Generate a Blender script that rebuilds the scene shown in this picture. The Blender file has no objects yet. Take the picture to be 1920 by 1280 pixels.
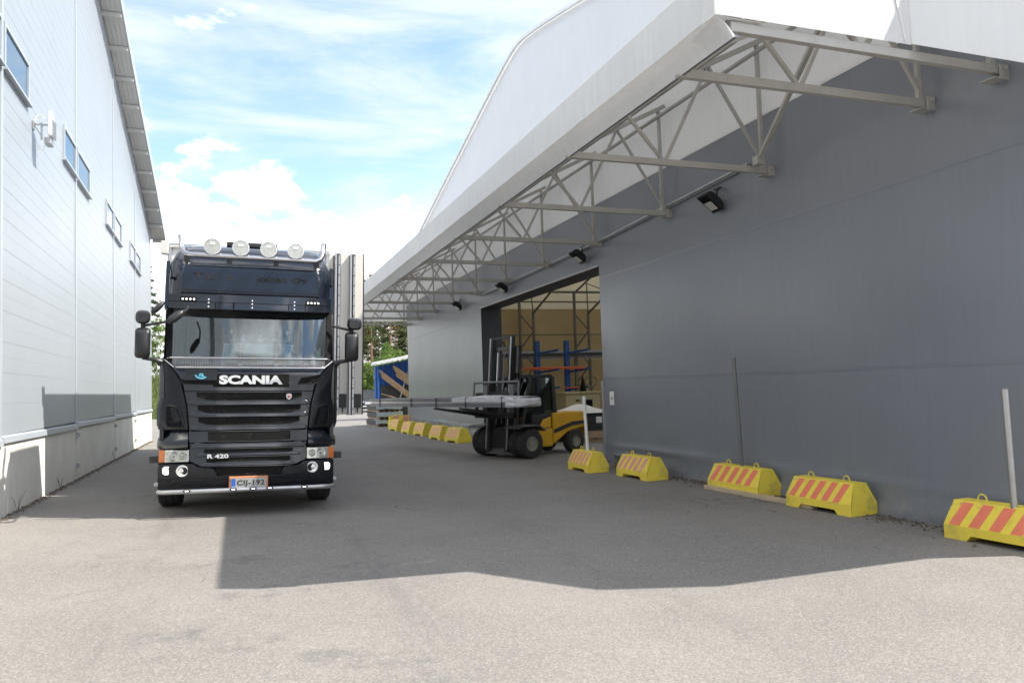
import bpy, math, random
import numpy as np
from mathutils import Vector, Matrix, noise as mnoise
random.seed(7)
R = math.radians
SC = bpy.context.scene
COL = SC.collection
sin, cos, pi = math.sin, math.cos, math.pi

# ------------------------------------------------------------------ camera, sky, sun, exposure
cd = bpy.data.cameras.new('camera'); cam = bpy.data.objects.new('camera', cd); COL.objects.link(cam)
cd.sensor_width = 36; cd.lens = 36*1470/1920; cd.clip_start = .05; cd.clip_end = 3000
right = (0.94443382, -0.32709786, -0.03243072)
up = (0.01205227, -0.06413683, 0.99786833)
fwd = (0.3284806, 0.94281147, 0.05663072)
cam.matrix_world = Matrix(((right[0], up[0], -fwd[0], 0), (right[1], up[1], -fwd[1], 0),
                           (right[2], up[2], -fwd[2], 1.6), (0, 0, 0, 1)))
SC.camera = cam
SUN_AZ = 109.6; SUN_EL = 49.8                 # azimuth clockwise from +Y
sunv = Vector((sin(R(SUN_AZ))*cos(R(SUN_EL)), cos(R(SUN_AZ))*cos(R(SUN_EL)), sin(R(SUN_EL))))
sl = bpy.data.lights.new('sun', 'SUN'); sl.energy = 2.1; sl.angle = R(.55); sl.color = (1, .95, .87)
so = bpy.data.objects.new('sun', sl); COL.objects.link(so)
so.rotation_euler = (-sunv).to_track_quat('-Z', 'Y').to_euler(); so.location = (30, -10, 40)
SC.view_settings.view_transform = 'Standard'; SC.view_settings.look = 'None'
SC.view_settings.gamma = 1; SC.view_settings.use_curve_mapping = False
SC.view_settings.exposure = 1.95

class NT:
    """tiny node-tree writer"""
    def __init__(s, t): s.t = t
    def n(s, typ, **kw):
        nd = s.t.nodes.new(typ)
        for k, v in kw.items():
            if k == 'ins':
                for a, b in v.items():
                    if isinstance(b, bpy.types.NodeSocket): s.t.links.new(b, nd.inputs[a])
                    else: nd.inputs[a].default_value = b
            else: setattr(nd, k, v)
        return nd
    def math(s, op, a, b=0., c=0., clamp=False):
        nd = s.n('ShaderNodeMath', operation=op, use_clamp=clamp)
        for i, v in enumerate((a, b, c)):
            if isinstance(v, bpy.types.NodeSocket): s.t.links.new(v, nd.inputs[i])
            else: nd.inputs[i].default_value = v
        return nd.outputs[0]
    def noise(s, vec, scale, detail=4, rough=.55, dist=0.):
        nd = s.n('ShaderNodeTexNoise', ins={'Scale': scale, 'Detail': detail, 'Roughness': rough, 'Distortion': dist})
        if vec is not None: s.t.links.new(vec, nd.inputs['Vector'])
        return nd.outputs['Fac']
    def mapr(s, v, a, b, c=0., d=1., smooth=True):
        nd = s.n('ShaderNodeMapRange', interpolation_type='SMOOTHSTEP' if smooth else 'LINEAR')
        s.t.links.new(v, nd.inputs[0])
        for i, x in enumerate((a, b, c, d)): nd.inputs[i+1].default_value = x
        return nd.outputs[0]
    def mix(s, f, a, b, mode='MIX'):
        nd = s.n('ShaderNodeMix', data_type='RGBA', blend_type=mode)
        for i, v in ((0, f), (6, a), (7, b)):
            if isinstance(v, bpy.types.NodeSocket): s.t.links.new(v, nd.inputs[i])
            else: nd.inputs[i].default_value = v if i == 0 else (*v[:3], 1)
        return nd.outputs[2]

wd = bpy.data.worlds.new('World'); SC.world = wd; wd.use_nodes = True
T = NT(wd.node_tree); wd.node_tree.nodes.clear()
tc = T.n('ShaderNodeTexCoord').outputs['Generated']
sky = T.n('ShaderNodeTexSky', sky_type='NISHITA', sun_disc=False)
sky.sun_elevation = R(SUN_EL); sky.sun_rotation = R(SUN_AZ); sky.altitude = 100; sky.air_density = 1; sky.dust_density = .6; sky.ozone_density = 1.5
sep = T.n('ShaderNodeSeparateXYZ', ins={0: tc})
dx, dy, dz = sep.outputs
# heaped clouds: banked low, broken overhead
mp = T.n('ShaderNodeMapping', ins={'Vector': tc, 'Scale': (1, 1, 1.9), 'Location': (.35, 0, .12)}).outputs[0]
big = T.noise(mp, 2.3, 2, .5); fine = T.noise(mp, 6.5, 9, .56, .15)
cum = T.math('ADD', T.math('MULTIPLY', big, .55), T.math('MULTIPLY', fine, .55))
low = T.mapr(dz, .17, .31, .125, -.085)
high = T.mapr(dz, .38, .62, 0, .13)
back = T.mapr(dy, -.1, -.6, 0, .07)
cum = T.math('ADD', T.math('ADD', cum, low), T.math('ADD', high, back))
cmask = T.mapr(cum, .575, .635)
# thin veils
mp2 = T.n('ShaderNodeMapping', ins={'Vector': tc, 'Scale': (1.0, 1.2, 4.2), 'Rotation': (0, .25, 0)}).outputs[0]
veil = T.mapr(T.noise(mp2, 2.6, 6, .6, .3), .38, .66, .10, .92)
veil = T.math('MULTIPLY', veil, T.mapr(dz, .0, .3, .9, 1))
shade = T.mapr(T.noise(T.n('ShaderNodeMapping', ins={'Vector': tc, 'Scale': (1, 1, 2.0), 'Location': (.31, .02, .2)}).outputs[0], 4.2, 6, .55), .42, .62, .26, 1.0)
ccol = T.mix(shade, (0, 0, 0), (5.6, 5.65, 5.8))
skyc = T.mix(1.0, sky.outputs[0], (.54, .56, .54), 'MULTIPLY')
c1 = T.mix(veil, skyc, (1.75, 1.92, 2.08))
c2 = T.mix(cmask, c1, ccol)
bg = T.n('ShaderNodeBackground', ins={'Color': c2, 'Strength': .15})
T.n('ShaderNodeOutputWorld', ins={'Surface': bg.outputs[0]})

# ------------------------------------------------------------------ materials
MATS = {}
def mat(name, col, rough=.6, metal=0., var=.12, vscale=3., bump=0., bscale=40., col2=None, thr=(.45, .65), coat=0., spec=.5,
        specks=None, emit=None, ior=None, stretch=None, detail=5):
    m = bpy.data.materials.new(name); m.use_nodes = True; t = NT(m.node_tree); MATS[name] = m
    b = m.node_tree.nodes['Principled BSDF']
    oc = t.n('ShaderNodeTexCoord').outputs['Object']
    if stretch: oc = t.n('ShaderNodeMapping', ins={'Vector': oc, 'Scale': stretch}).outputs[0]
    nz = t.noise(oc, vscale, detail, .6)
    if col2 is None:
        f = t.mapr(nz, .25, .75, 1-var, 1+var, False)
        c = t.mix(1.0, col, (0, 0, 0)); nd = t.n('ShaderNodeVectorMath', operation='SCALE')
        nd.inputs[0].default_value = col; t.t.links.new(f, nd.inputs['Scale']); c = nd.outputs[0]
    else:
        c = t.mix(t.mapr(nz, *thr), col, col2)
    if specks:
        sc, th, scol = specks
        v = t.n('ShaderNodeTexVoronoi', ins={'Vector': oc, 'Scale': sc}).outputs['Distance']
        m2 = t.math('MULTIPLY', t.mapr(v, th, th*.6), t.mapr(t.noise(oc, sc*.13, 3), .45, .6))
        c = t.mix(m2, c, scol)
    t.t.links.new(c, b.inputs['Base Color'])
    rr = t.mapr(t.noise(oc, vscale*2.7, 4), .3, .7, max(.02, rough*(1-var)), min(1, rough*(1+var)), False)
    t.t.links.new(rr, b.inputs['Roughness'])
    b.inputs['Metallic'].default_value = metal; b.inputs['Coat Weight'].default_value = coat; b.inputs['Coat Roughness'].default_value = .06
    b.inputs['Specular IOR Level'].default_value = spec
    if ior: b.inputs['IOR'].default_value = ior
    if emit: b.inputs['Emission Color'].default_value = (*emit[:3], 1); b.inputs['Emission Strength'].default_value = emit[3]
    if bump:
        bp = t.n('ShaderNodeBump', ins={'Height': t.noise(oc, bscale, 5, .6), 'Strength': min(1, bump), 'Distance': .01*max(1, bump)})
        t.t.links.new(bp.outputs[0], b.inputs['Normal'])
    return m
def glassy(name, tint, transp, ior=1.6, rough=.01):
    """clear or tinted pane: part lets light through, part mirrors it"""
    m = bpy.data.materials.new(name); m.use_nodes = True; t = NT(m.node_tree); m.node_tree.nodes.clear(); MATS[name] = m
    fr = t.n('ShaderNodeFresnel', ins={'IOR': ior}).outputs[0]
    tr = t.n('ShaderNodeBsdfTransparent', ins={'Color': (*tint, 1)})
    df = t.n('ShaderNodeBsdfDiffuse', ins={'Color': (tint[0]*.05+.004, tint[1]*.05+.005, tint[2]*.05+.006, 1)})
    a = t.n('ShaderNodeMixShader', ins={0: transp}); t.t.links.new(df.outputs[0], a.inputs[1]); t.t.links.new(tr.outputs[0], a.inputs[2])
    gl = t.n('ShaderNodeBsdfGlossy', ins={'Roughness': rough, 'Color': (.95, .97, 1, 1)})
    z = t.n('ShaderNodeMixShader', ins={0: fr}); t.t.links.new(a.outputs[0], z.inputs[1]); t.t.links.new(gl.outputs[0], z.inputs[2])
    t.n('ShaderNodeOutputMaterial', ins={'Surface': z.outputs[0]}); return m
def fabric(name, col, trans=.2, rough=.5, bump=.25, streak=.06, dust=None):
    m = bpy.data.materials.new(name); m.use_nodes = True; t = NT(m.node_tree); MATS[name] = m
    b = m.node_tree.nodes['Principled BSDF']; out = m.node_tree.nodes['Material Output']
    oc = t.n('ShaderNodeTexCoord').outputs['Object']
    st = t.noise(t.n('ShaderNodeMapping', ins={'Vector': oc, 'Scale': (5, 5, .5)}).outputs[0], 2.5, 6, .6)
    bl = t.noise(oc, .8, 4)
    f = t.math('ADD', t.mapr(st, .3, .7, 1-streak, 1+streak*.3, False), t.mapr(bl, .3, .7, -streak*.6, streak*.6, False))
    nd = t.n('ShaderNodeVectorMath', operation='SCALE'); nd.inputs[0].default_value = col; t.t.links.new(f, nd.inputs['Scale'])
    cc = nd.outputs[0]
    if dust:        # dried splash marks and scuffs near the foot of the cloth
        hz = t.n('ShaderNodeSeparateXYZ', ins={0: oc}).outputs[2]
        sp_ = t.math('ADD', t.noise(oc, 7, 6, .7), t.math('MULTIPLY', hz, -.35))
        cc = t.mix(t.mapr(sp_, .42, .62, 0, .55), cc, dust)
        sc_ = t.noise(t.n('ShaderNodeMapping', ins={'Vector': oc, 'Scale': (1, .6, 6)}).outputs[0], 2.2, 7, .7)
        cc = t.mix(t.mapr(sc_, .66, .74, 0, .4), cc, dust)
    t.t.links.new(cc, b.inputs['Base Color']); b.inputs['Roughness'].default_value = rough
    bp = t.n('ShaderNodeBump', ins={'Height': t.noise(oc, 1.3, 4, .55), 'Strength': bump, 'Distance': .06})
    t.t.links.new(bp.outputs[0], b.inputs['Normal'])
    tr = t.n('ShaderNodeBsdfTranslucent'); t.t.links.new(nd.outputs[0], tr.inputs[0])
    mx = t.n('ShaderNodeMixShader', ins={0: trans}); t.t.links.new(b.outputs[0], mx.inputs[1]); t.t.links.new(tr.outputs[0], mx.inputs[2])
    t.t.links.new(mx.outputs[0], out.inputs['Surface']); return m

def asphalt():
    m = bpy.data.materials.new('asphalt'); m.use_nodes = True; t = NT(m.node_tree); MATS['asphalt'] = m
    b = m.node_tree.nodes['Principled BSDF']
    oc = t.n('ShaderNodeTexCoord').outputs['Object']
    g1 = t.n('ShaderNodeTexVoronoi', ins={'Vector': oc, 'Scale': 112.}); gc = t.n('ShaderNodeSeparateColor', ins={0: g1.outputs['Color']}).outputs[0]
    g2 = t.noise(oc, 330, 3, .7); lg = t.noise(oc, .55, 6, .62); md = t.noise(oc, 3.2, 5, .65)
    base = t.mix(t.mapr(lg, .3, .7), (.176, .164, .153), (.216, .201, .186))
    base = t.mix(t.math('MULTIPLY', t.mapr(gc, .55, 1.), .6), base, (.35, .322, .292))
    base = t.mix(t.math('MULTIPLY', t.mapr(gc, .32, .0), .45), base, (.085, .08, .076))
    base = t.mix(t.math('MULTIPLY', t.mapr(g2, .55, .75), .45), base, (.33, .31, .29))
    # oil and drip stains, gathered where lorries stand and turn
    sp = t.n('ShaderNodeSeparateXYZ', ins={0: oc})
    def bell(x0, y0, sx, sy):
        a = t.math('POWER', t.math('DIVIDE', t.math('SUBTRACT', sp.outputs[0], x0), sx), 2.)
        c = t.math('POWER', t.math('DIVIDE', t.math('SUBTRACT', sp.outputs[1], y0), sy), 2.)
        return t.math('POWER', 2.718, t.math('MULTIPLY', t.math('ADD', a, c), -1.))
    zone = t.math('ADD', bell(.1, 8.3, 1.6, 3.2), t.math('MULTIPLY', bell(.1, 4.9, 1.3, 1.1), .8))
    stx = t.noise(t.n('ShaderNodeMapping', ins={'Vector': oc, 'Scale': (1.0, 1.3, 1)}).outputs[0], 3.6, 9, .74, .3)
    few = t.mapr(t.noise(oc, 1.15, 4, .6), .50, .64)
    stain = t.math('MULTIPLY', t.mapr(t.math('ADD', stx, t.math('MULTIPLY', zone, .12)), .54, .74, 0, .52), t.math('MULTIPLY', few, t.mapr(zone, .0, .5, .25, 1)))
    base = t.mix(stain, base, (.088, .084, .082))
    warm = t.mapr(t.noise(oc, 1.4, 7, .75), .5, .8, 0, .22)
    base = t.mix(warm, base, (.27, .25, .22))
    def lane(x0): return t.math('POWER', 2.718, t.math('MULTIPLY', t.math('POWER', t.math('DIVIDE', t.math('SUBTRACT', sp.outputs[0], x0), .24), 2.), -1.))
    trk = t.math('MULTIPLY', t.math('ADD', t.math('ADD', lane(-.85), lane(1.15)), t.math('MULTIPLY', lane(3.1), .6)), t.mapr(t.noise(t.n('ShaderNodeMapping', ins={'Vector': oc, 'Scale': (3, .5, 1)}).outputs[0], 1.6, 6, .7), .4, .65, 0, .28))
    base = t.mix(trk, base, (.10, .096, .093))
    # fine cracks
    wv = t.n('ShaderNodeVectorMath', operation='ADD'); t.t.links.new(oc, wv.inputs[0])
    nc = t.n('ShaderNodeTexNoise', ins={'Vector': oc, 'Scale': 1.7, 'Detail': 6.}); sc = t.n('ShaderNodeVectorMath', operation='SCALE', ins={'Scale': .9})
    t.t.links.new(nc.outputs['Color'], sc.inputs[0]); t.t.links.new(sc.outputs[0], wv.inputs[1])
    ck = t.n('ShaderNodeTexVoronoi', feature='DISTANCE_TO_EDGE', ins={'Vector': wv.outputs[0], 'Scale': .33}).outputs['Distance']
    crack = t.math('MULTIPLY', t.mapr(ck, .0045, .0012), t.mapr(t.noise(oc, .5, 3), .54, .64, 0, .75))
    base = t.mix(crack, base, (.05, .048, .046))
    t.t.links.new(base, b.inputs['Base Color']); b.inputs['Roughness'].default_value = .86; b.inputs['Specular IOR Level'].default_value = .35
    h = t.math('ADD', t.math('MULTIPLY', g1.outputs['Distance'], -.6), t.math('ADD', t.math('MULTIPLY', g2, .4), t.math('MULTIPLY', crack, -1.5)))
    bp = t.n('ShaderNodeBump', ins={'Height': h, 'Strength': .45, 'Distance': .004}); t.t.links.new(bp.outputs[0], b.inputs['Normal'])
    return m
asphalt()
M = MATS
mat('clad', (.325, .355, .385), .36, .0, .04, .7, .05, 3., spec=.6)
mat('clad_trim', (.40, .435, .47), .36, .0, .05, 1.5, spec=.6)
mat('concrete', (.68, .66, .60), .85, 0, .1, 1.4, .25, 30., col2=(.77, .75, .69), thr=(.35, .7))
mat('galv', (.46, .47, .48), .42, .75, .15, 6.)
mat('alu', (.46, .465, .475), .36, .85, .1, 5.)
mat('chrome', (.50, .50, .51), .18, 1., .06, 5.)
mat('soffit', (.55, .545, .53), .6, 0, .08, 4., stretch=(4, .6, 1))
mat('frame_beige', (.41, .40, .37), .5, .1, .1, 5.)
mat('white_paint', (.78, .78, .77), .4, 0, .04, 3.)
mat('white_plastic', (.82, .83, .83), .4, 0, .03, 3.)
mat('dark_plastic', (.018, .019, .021), .42, 0, .2, 9., .1, 120.)
mat('rubber', (.026, .026, .027), .75, 0, .2, 8., .3, 60.)
mat('black', (.005, .005, .006), .6, 0, .1, 5., spec=.12)
mat('plate_dark', (.022, .026, .032), .5, 0, .1, 5., spec=.3)
mat('galv_shaded', (.16, .165, .17), .5, .3, .15, 6.)  # galvanised steel with the shade on the pole darkened into its colour
mat('truck_paint', (.004, .0075, .015), .14, .0, .25, 2.5, coat=.6, spec=.5, specks=(46., .06, (.22, .21, .18)))
mat('truck_matt', (.009, .0105, .0135), .30, 0, .15, 5., spec=.32, specks=(48., .06, (.22, .20, .17)))
mat('grille_mesh', (.008, .008, .008), .6, .0, .3, 60., .6, 220., spec=.15, specks=(50., .15, (.36, .33, .26)))
mat('sign_face', (.006, .010, .022), .10, 0, .2, 2., coat=.2)
mat('faded_print', (.003, .003, .004), .5, 0, .3, 14.)
mat('faded_print_light', (.016, .015, .020), .4, 0, .3, 14.)
mat('silver', (.70, .71, .72), .32, .35, .06, 6.)
mat('lamp_glass', (.72, .72, .70), .15, .45, .2, 30., .3, 60.)
mat('reflector', (.78, .78, .76), .22, .7, .1, 20.)
mat('amber', (.62, .17, .035), .25, 0, .2, 40., coat=.6)
mat('lamp_lit', (.9, .9, .9), .3, 0, .02, 5., emit=(1, 1, 1, .9))
mat('orange_frame', (.50, .20, .085), .45, 0, .2, 9.)
mat('plate_face', (.36, .36, .355), .4, 0, .15, 8.)  # white plate, greyed to carry the shade on the truck front
mat('plate_blue', (.03, .12, .45), .4, 0, .1, 8.)
mat('print_black', (.012, .012, .013), .5, 0, .1, 5.)
mat('cyan_print', (.16, .60, .80), .5, 0, .1, 20.)
mat('crest_red', (.45, .08, .07), .4, 0, .2, 30.)
glassy('windscreen', (.78, .86, .86), .94, 1.86)
glassy('clear_glass', (.94, .94, .92), .97, 1.32)
glassy('cab_glass', (.42, .52, .46), .85, 1.5)
mat('car_glass', (.015, .018, .02), .05, 0, .05, 2.)
mat('pane_sky', (.045, .10, .17), .03, 0, .05, 2., spec=.9, ior=2.2)  # blue base paints in the mirrored sky; the glass itself is untinted
fabric('fabric_white', (.88, .885, .89), .2, .5, .12, .035)
fabric('fabric_roof', (.80, .81, .81), .22, .55, .1, .03)
fabric('fabric_dirty', (.82, .82, .815), .25, .55, .12, .06)
fabric('fabric_end_sunlit', (.72, .725, .73), .2, .5, .2, .05)  # same white cloth, darkened so the sunlit canopy end does not burn out
fabric('fabric_ceiling', (.80, .755, .69), .5, .55, .1, .05)  # white canopy cloth with warm bounce light from below tinted in
fabric('fabric_grey', (.200, .214, .243), .0, .29, .12, .05, dust=(.27, .27, .265))
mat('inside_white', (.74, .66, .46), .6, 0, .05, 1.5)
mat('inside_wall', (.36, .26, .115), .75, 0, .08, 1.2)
mat('door_dark', (.045, .046, .052), .6, 0, .1, 3.)
mat('door_trim', (.42, .43, .44), .35, .6, .1, 5.)
mat('paper', (.78, .78, .77), .6, 0, .04, 9.)
mat('barrier_yellow', (.84, .66, .075), .72, 0, .1, 5., .5, 55., col2=(.62, .50, .09), thr=(.48, .74), specks=(15., .17, (.30, .27, .19)), detail=8)
mat('barrier_yellow_far', (.78, .62, .08), .75, 0, .1, 5., .4, 50.)
mat('stripe_red', (.80, .20, .11), .6, 0, .14, 7., .3, 60., specks=(26., .12, (.62, .50, .38)))
mat('stripe_faded', (.72, .31, .26), .7, 0, .2, 7., .3, 60., specks=(26., .16, (.62, .52, .30)))
mat('timber', (.50, .40, .27), .7, 0, .2, 3., .2, 40., stretch=(6, 1, 6))
mat('timber_old', (.40, .28, .165), .75, 0, .25, 3., .2, 40., stretch=(6, 6, 1))
mat('pallet_wood', (.38, .28, .18), .75, 0, .2, 6.)
mat('fork_yellow', (.62, .34, .012), .4, 0, .1, 3., col2=(.50, .27, .02), thr=(.5, .8))
mat('fork_dark', (.030, .030, .031), .5, .2, .25, 6.)
mat('fork_steel', (.17, .17, .175), .45, .6, .25, 7.)
mat('rim_paint', (.30, .29, .24), .55, .2, .2, 9.)
mat('steel_sheet', (.62, .62, .64), .3, .8, .15, 3., stretch=(8, .3, 8))
mat('steel_dark', (.27, .27, .29), .4, .6, .2, 3., stretch=(8, .3, 8))
mat('wrap', (.60, .61, .63), .28, 0, .06, 6., .6, 9.)
mat('wrap_blue', (.50, .58, .62), .35, 0, .2, 4., .8, 7.)
mat('dark_sheet', (.035, .036, .040), .5, 0, .25, 5.)
mat('rack_blue', (.012, .065, .22), .5, 0, .1, 5.)
mat('tube_orange', (.62, .11, .02), .5, 0, .1, 5.)
mat('machine_beige', (.40, .34, .18), .6, 0, .12, 5.)
mat('lattice', (.13, .115, .08), .55, .2, .15, 6.)
mat('container_blue', (.012, .085, .33), .5, 0, .12, 3.)
mat('roof_white', (.66, .67, .68), .5, 0, .08, 3.)
mat('panel_cream', (.68, .655, .60), .5, 0, .05, 2.5)
mat('car_paint', (.035, .042, .055), .2, .2, .1, 3., coat=.8)
mat('bark_pine', (.30, .17, .10), .85, 0, .3, 5., .5, 25.)
mat('bark_pine_low', (.13, .09, .07), .9, 0, .3, 5., .5, 25.)
mat('bark_birch', (.42, .40, .37), .8, 0, .3, 4.)
mat('skin', (.50, .28, .20), .55, 0, .06, 8.)
mat('hivis', (.55, .17, .05), .7, 0, .1, 6.)
mat('cloth_dark', (.03, .035, .05), .8, 0, .15, 9.)
mat('hair', (.06, .04, .025), .6, 0, .2, 30.)
mat('toy_yellow', (.72, .52, .06), .5, 0, .05, 9.)
mat('toy_pink', (.68, .25, .34), .6, 0, .05, 9.)
mat('toy_blue', (.13, .40, .58), .6, 0, .1, 9.)
mat('gold', (.62, .56, .34), .3, .7, .1, 9.)
mat('cloth_pale', (.52, .57, .56), .8, 0, .06, 5.)
mat('pennant_red', (.48, .10, .07), .7, 0, .1, 9.)
mat('pennant_white', (.66, .72, .74), .7, 0, .1, 9.)
mat('stone_brown', (.22, .15, .13), .7, 0, .2, 9.)
mat('soil', (.12, .095, .07), .95, 0, .3, 6., .8, 30.)
def leafmat(name, a, b):
    m = bpy.data.materials.new(name); m.use_nodes = True; t = NT(m.node_tree); MATS[name] = m
    bs = m.node_tree.nodes['Principled BSDF']; out = m.node_tree.nodes['Material Output']
    oi = t.n('ShaderNodeObjectInfo').outputs['Random']; oc = t.n('ShaderNodeTexCoord').outputs['Object']
    c = t.mix(t.mapr(t.math('ADD', t.noise(oc, .9, 5, .7), t.math('MULTIPLY', oi, .3)), .4, .95), a, b)
    t.t.links.new(c, bs.inputs['Base Color']); bs.inputs['Roughness'].default_value = .6; bs.inputs['Specular IOR Level'].default_value = .25
    tr = t.n('ShaderNodeBsdfTranslucent'); t.t.links.new(c, tr.inputs[0])
    mx = t.n('ShaderNodeMixShader', ins={0: .35}); t.t.links.new(bs.outputs[0], mx.inputs[1]); t.t.links.new(tr.outputs[0], mx.inputs[2])
    t.t.links.new(mx.outputs[0], out.inputs['Surface'])
leafmat('needles', (.075, .105, .040), (.155, .165, .065))
leafmat('birch_leaf', (.11, .185, .035), (.19, .27, .06))
leafmat('spruce_leaf', (.030, .055, .028), (.055, .085, .038))
leafmat('grass_mat', (.085, .130, .035), (.165, .190, .065))

# ------------------------------------------------------------------ mesh helpers
def V(*a): return Vector(a)
class MB:
    def __init__(s): s.v = []; s.f = []
    def add(s, vs, fs):
        o = len(s.v); s.v += [tuple(p) for p in vs]; s.f += [tuple(i+o for i in f) for f in fs]; return s
    def box(s, x0, x1, y0, y1, z0, z1):
        return s.add([(x0,y0,z0),(x1,y0,z0),(x1,y1,z0),(x0,y1,z0),(x0,y0,z1),(x1,y0,z1),(x1,y1,z1),(x0,y1,z1)],
                     [(0,3,2,1),(4,5,6,7),(0,1,5,4),(1,2,6,5),(2,3,7,6),(3,0,4,7)])
    def obox(s, c, ax, hx, ay, hy, az, hz):
        c = Vector(c); ax = Vector(ax).normalized()*hx; ay = Vector(ay).normalized()*hy; az = Vector(az).normalized()*hz
        p = [c+i*ax+j*ay+k*az for k in (-1,1) for i, j in ((-1,-1),(1,-1),(1,1),(-1,1))]
        return s.add(p, [(0,3,2,1),(4,5,6,7),(0,1,5,4),(1,2,6,5),(2,3,7,6),(3,0,4,7)])
    def beam(s, a, b, w, h, upv=(0,0,1)):
        a = Vector(a); b = Vector(b); d = b-a; L = d.length; d.normalize(); u = Vector(upv)
        if abs(d.dot(u)) > .98: u = Vector((1,0,0))
        sx = d.cross(u).normalized(); u2 = sx.cross(d)
        return s.obox((a+b)/2, d, L/2, sx, w/2, u2, h/2)
    def loft(s, loops, cap=True, closed=True):
        n = len(loops[0]); o = len(s.v)
        for lp in loops: s.v += [tuple(p) for p in lp]
        for k in range(len(loops)-1):
            for i in range(n if closed else n-1):
                j = (i+1) % n
                s.f.append((o+k*n+i, o+k*n+j, o+(k+1)*n+j, o+(k+1)*n+i))
        if cap: s.f.append(tuple(o+i for i in reversed(range(n)))); s.f.append(tuple(o+(len(loops)-1)*n+i for i in range(n)))
        return s
    def tube(s, pts, r, n=10, cap=True):
        pts = [Vector(p) for p in pts]; rs = r if isinstance(r, (list, tuple)) else [r]*len(pts)
        loops = []; prev = None
        for i, p in enumerate(pts):
            d = (pts[min(i+1, len(pts)-1)]-pts[max(i-1, 0)]).normalized()
            if prev is None:
                u = Vector((0,0,1)) if abs(d.z) < .9 else Vector((1,0,0)); a = d.cross(u).normalized()
            else:
                a = (prev-d*prev.dot(d)).normalized()
            prev = a; b = d.cross(a)
            loops.append([p+(a*cos(2*pi*k/n)+b*sin(2*pi*k/n))*rs[i] for k in range(n)])
        return s.loft(loops, cap)
    def lathe(s, prof, c=(0,0,0), axis='z', n=20, cap=True):
        """prof: (radius, height) pairs; revolves about an axis through c"""
        loops = []
        for r, h in prof:
            lp = []
            for k in range(n):
                a, b = max(r, 1e-4)*cos(2*pi*k/n), max(r, 1e-4)*sin(2*pi*k/n)
                p = {'z': (a, b, h), 'y': (a, h, b), 'x': (h, a, b)}[axis]
                lp.append((c[0]+p[0], c[1]+p[1], c[2]+p[2]))
            loops.append(lp)
        return s.loft(loops, cap)
    def ball(s, c, rx, ry=None, rz=None, n=12, m=8):
        ry = ry or rx; rz = rz or rx
        loops = []
        for i in range(m+1):
            t = -pi/2+pi*i/m; q = max(cos(t), 1e-3)
            loops.append([(c[0]+rx*q*cos(2*pi*k/n), c[1]+ry*q*sin(2*pi*k/n), c[2]+rz*sin(t)) for k in range(n)])
        return s.loft(loops, True)
    def prism(s, poly, ex):
        """polygon (3-D points) pushed along vector ex"""
        ex = Vector(ex); a = [Vector(p) for p in poly]; b = [p+ex for p in a]
        return s.loft([a, b], True)
    def quad(s, a, b, c, d): return s.add([a, b, c, d], [(0,1,2,3)])
    def mesh(s, name, m, smooth=0, off=None):
        me = bpy.data.meshes.new(name)
        vs = s.v if off is None else [(a-off[0], b-off[1], c-off[2]) for a, b, c in s.v]
        me.from_pydata(vs, [], s.f); me.materials.append(M[m] if isinstance(m, str) else m)
        if smooth:
            me.polygons.foreach_set('use_smooth', [True]*len(me.polygons)); me.set_sharp_from_angle(angle=R(smooth))
        me.update(); return me
    def build(s, name, m, parent=None, smooth=0, bevel=0, off=None, kind=None, label=None, segs=2):
        if off is None and parent is not None and '_o' in PO.get(parent.name, {}): off = PO[parent.name]['_o']
        me = s.mesh(name, m, smooth, off)
        if bevel or True:
            import bmesh
            bm = bmesh.new(); bm.from_mesh(me); bmesh.ops.recalc_face_normals(bm, faces=bm.faces); bm.to_mesh(me); bm.free()
        o = bpy.data.objects.new(name, me); COL.objects.link(o)
        if parent is not None: o.parent = parent
        if off is not None and parent is not None and parent.name in PO: PO[o.name] = {'_o': off}
        if bevel:
            md = o.modifiers.new('bevel', 'BEVEL'); md.width = bevel; md.segments = segs; md.limit_method = 'ANGLE'; md.angle_limit = R(40)
        if kind: o['kind'] = kind
        if label: o['label'] = label
        return o
PO = {}
def tag(o, label, cat, group=None):
    o['label'] = label; o['category'] = cat
    if group: o['group'] = group
    return o
def thing(name, label, cat, loc=(0,0,0), rz=0, group=None, world=False):
    """Empty at the thing's base; world=True: its parts are written in world coordinates"""
    o = bpy.data.objects.new(name, None); COL.objects.link(o); o.location = loc; o.rotation_euler = (0, 0, rz); o.empty_display_size = .2
    if world: PO[o.name] = {'_o': tuple(loc)}
    return tag(o, label, cat, group)
def struct(name, mb, m, **kw):
    o = mb.build(name, m, **kw); o['kind'] = 'structure'; return o
def copy_tree(o, parent=None):
    c = o.copy(); COL.objects.link(c)
    if parent is not None: c.parent = parent
    for ch in list(o.children): copy_tree(ch, c)
    return c
def inst(name, me, parent, loc=(0,0,0), rot=None):
    o = bpy.data.objects.new(name, me); COL.objects.link(o)
    if parent is not None: o.parent = parent
    o.location = loc
    if rot: o.rotation_euler = rot
    return o
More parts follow.
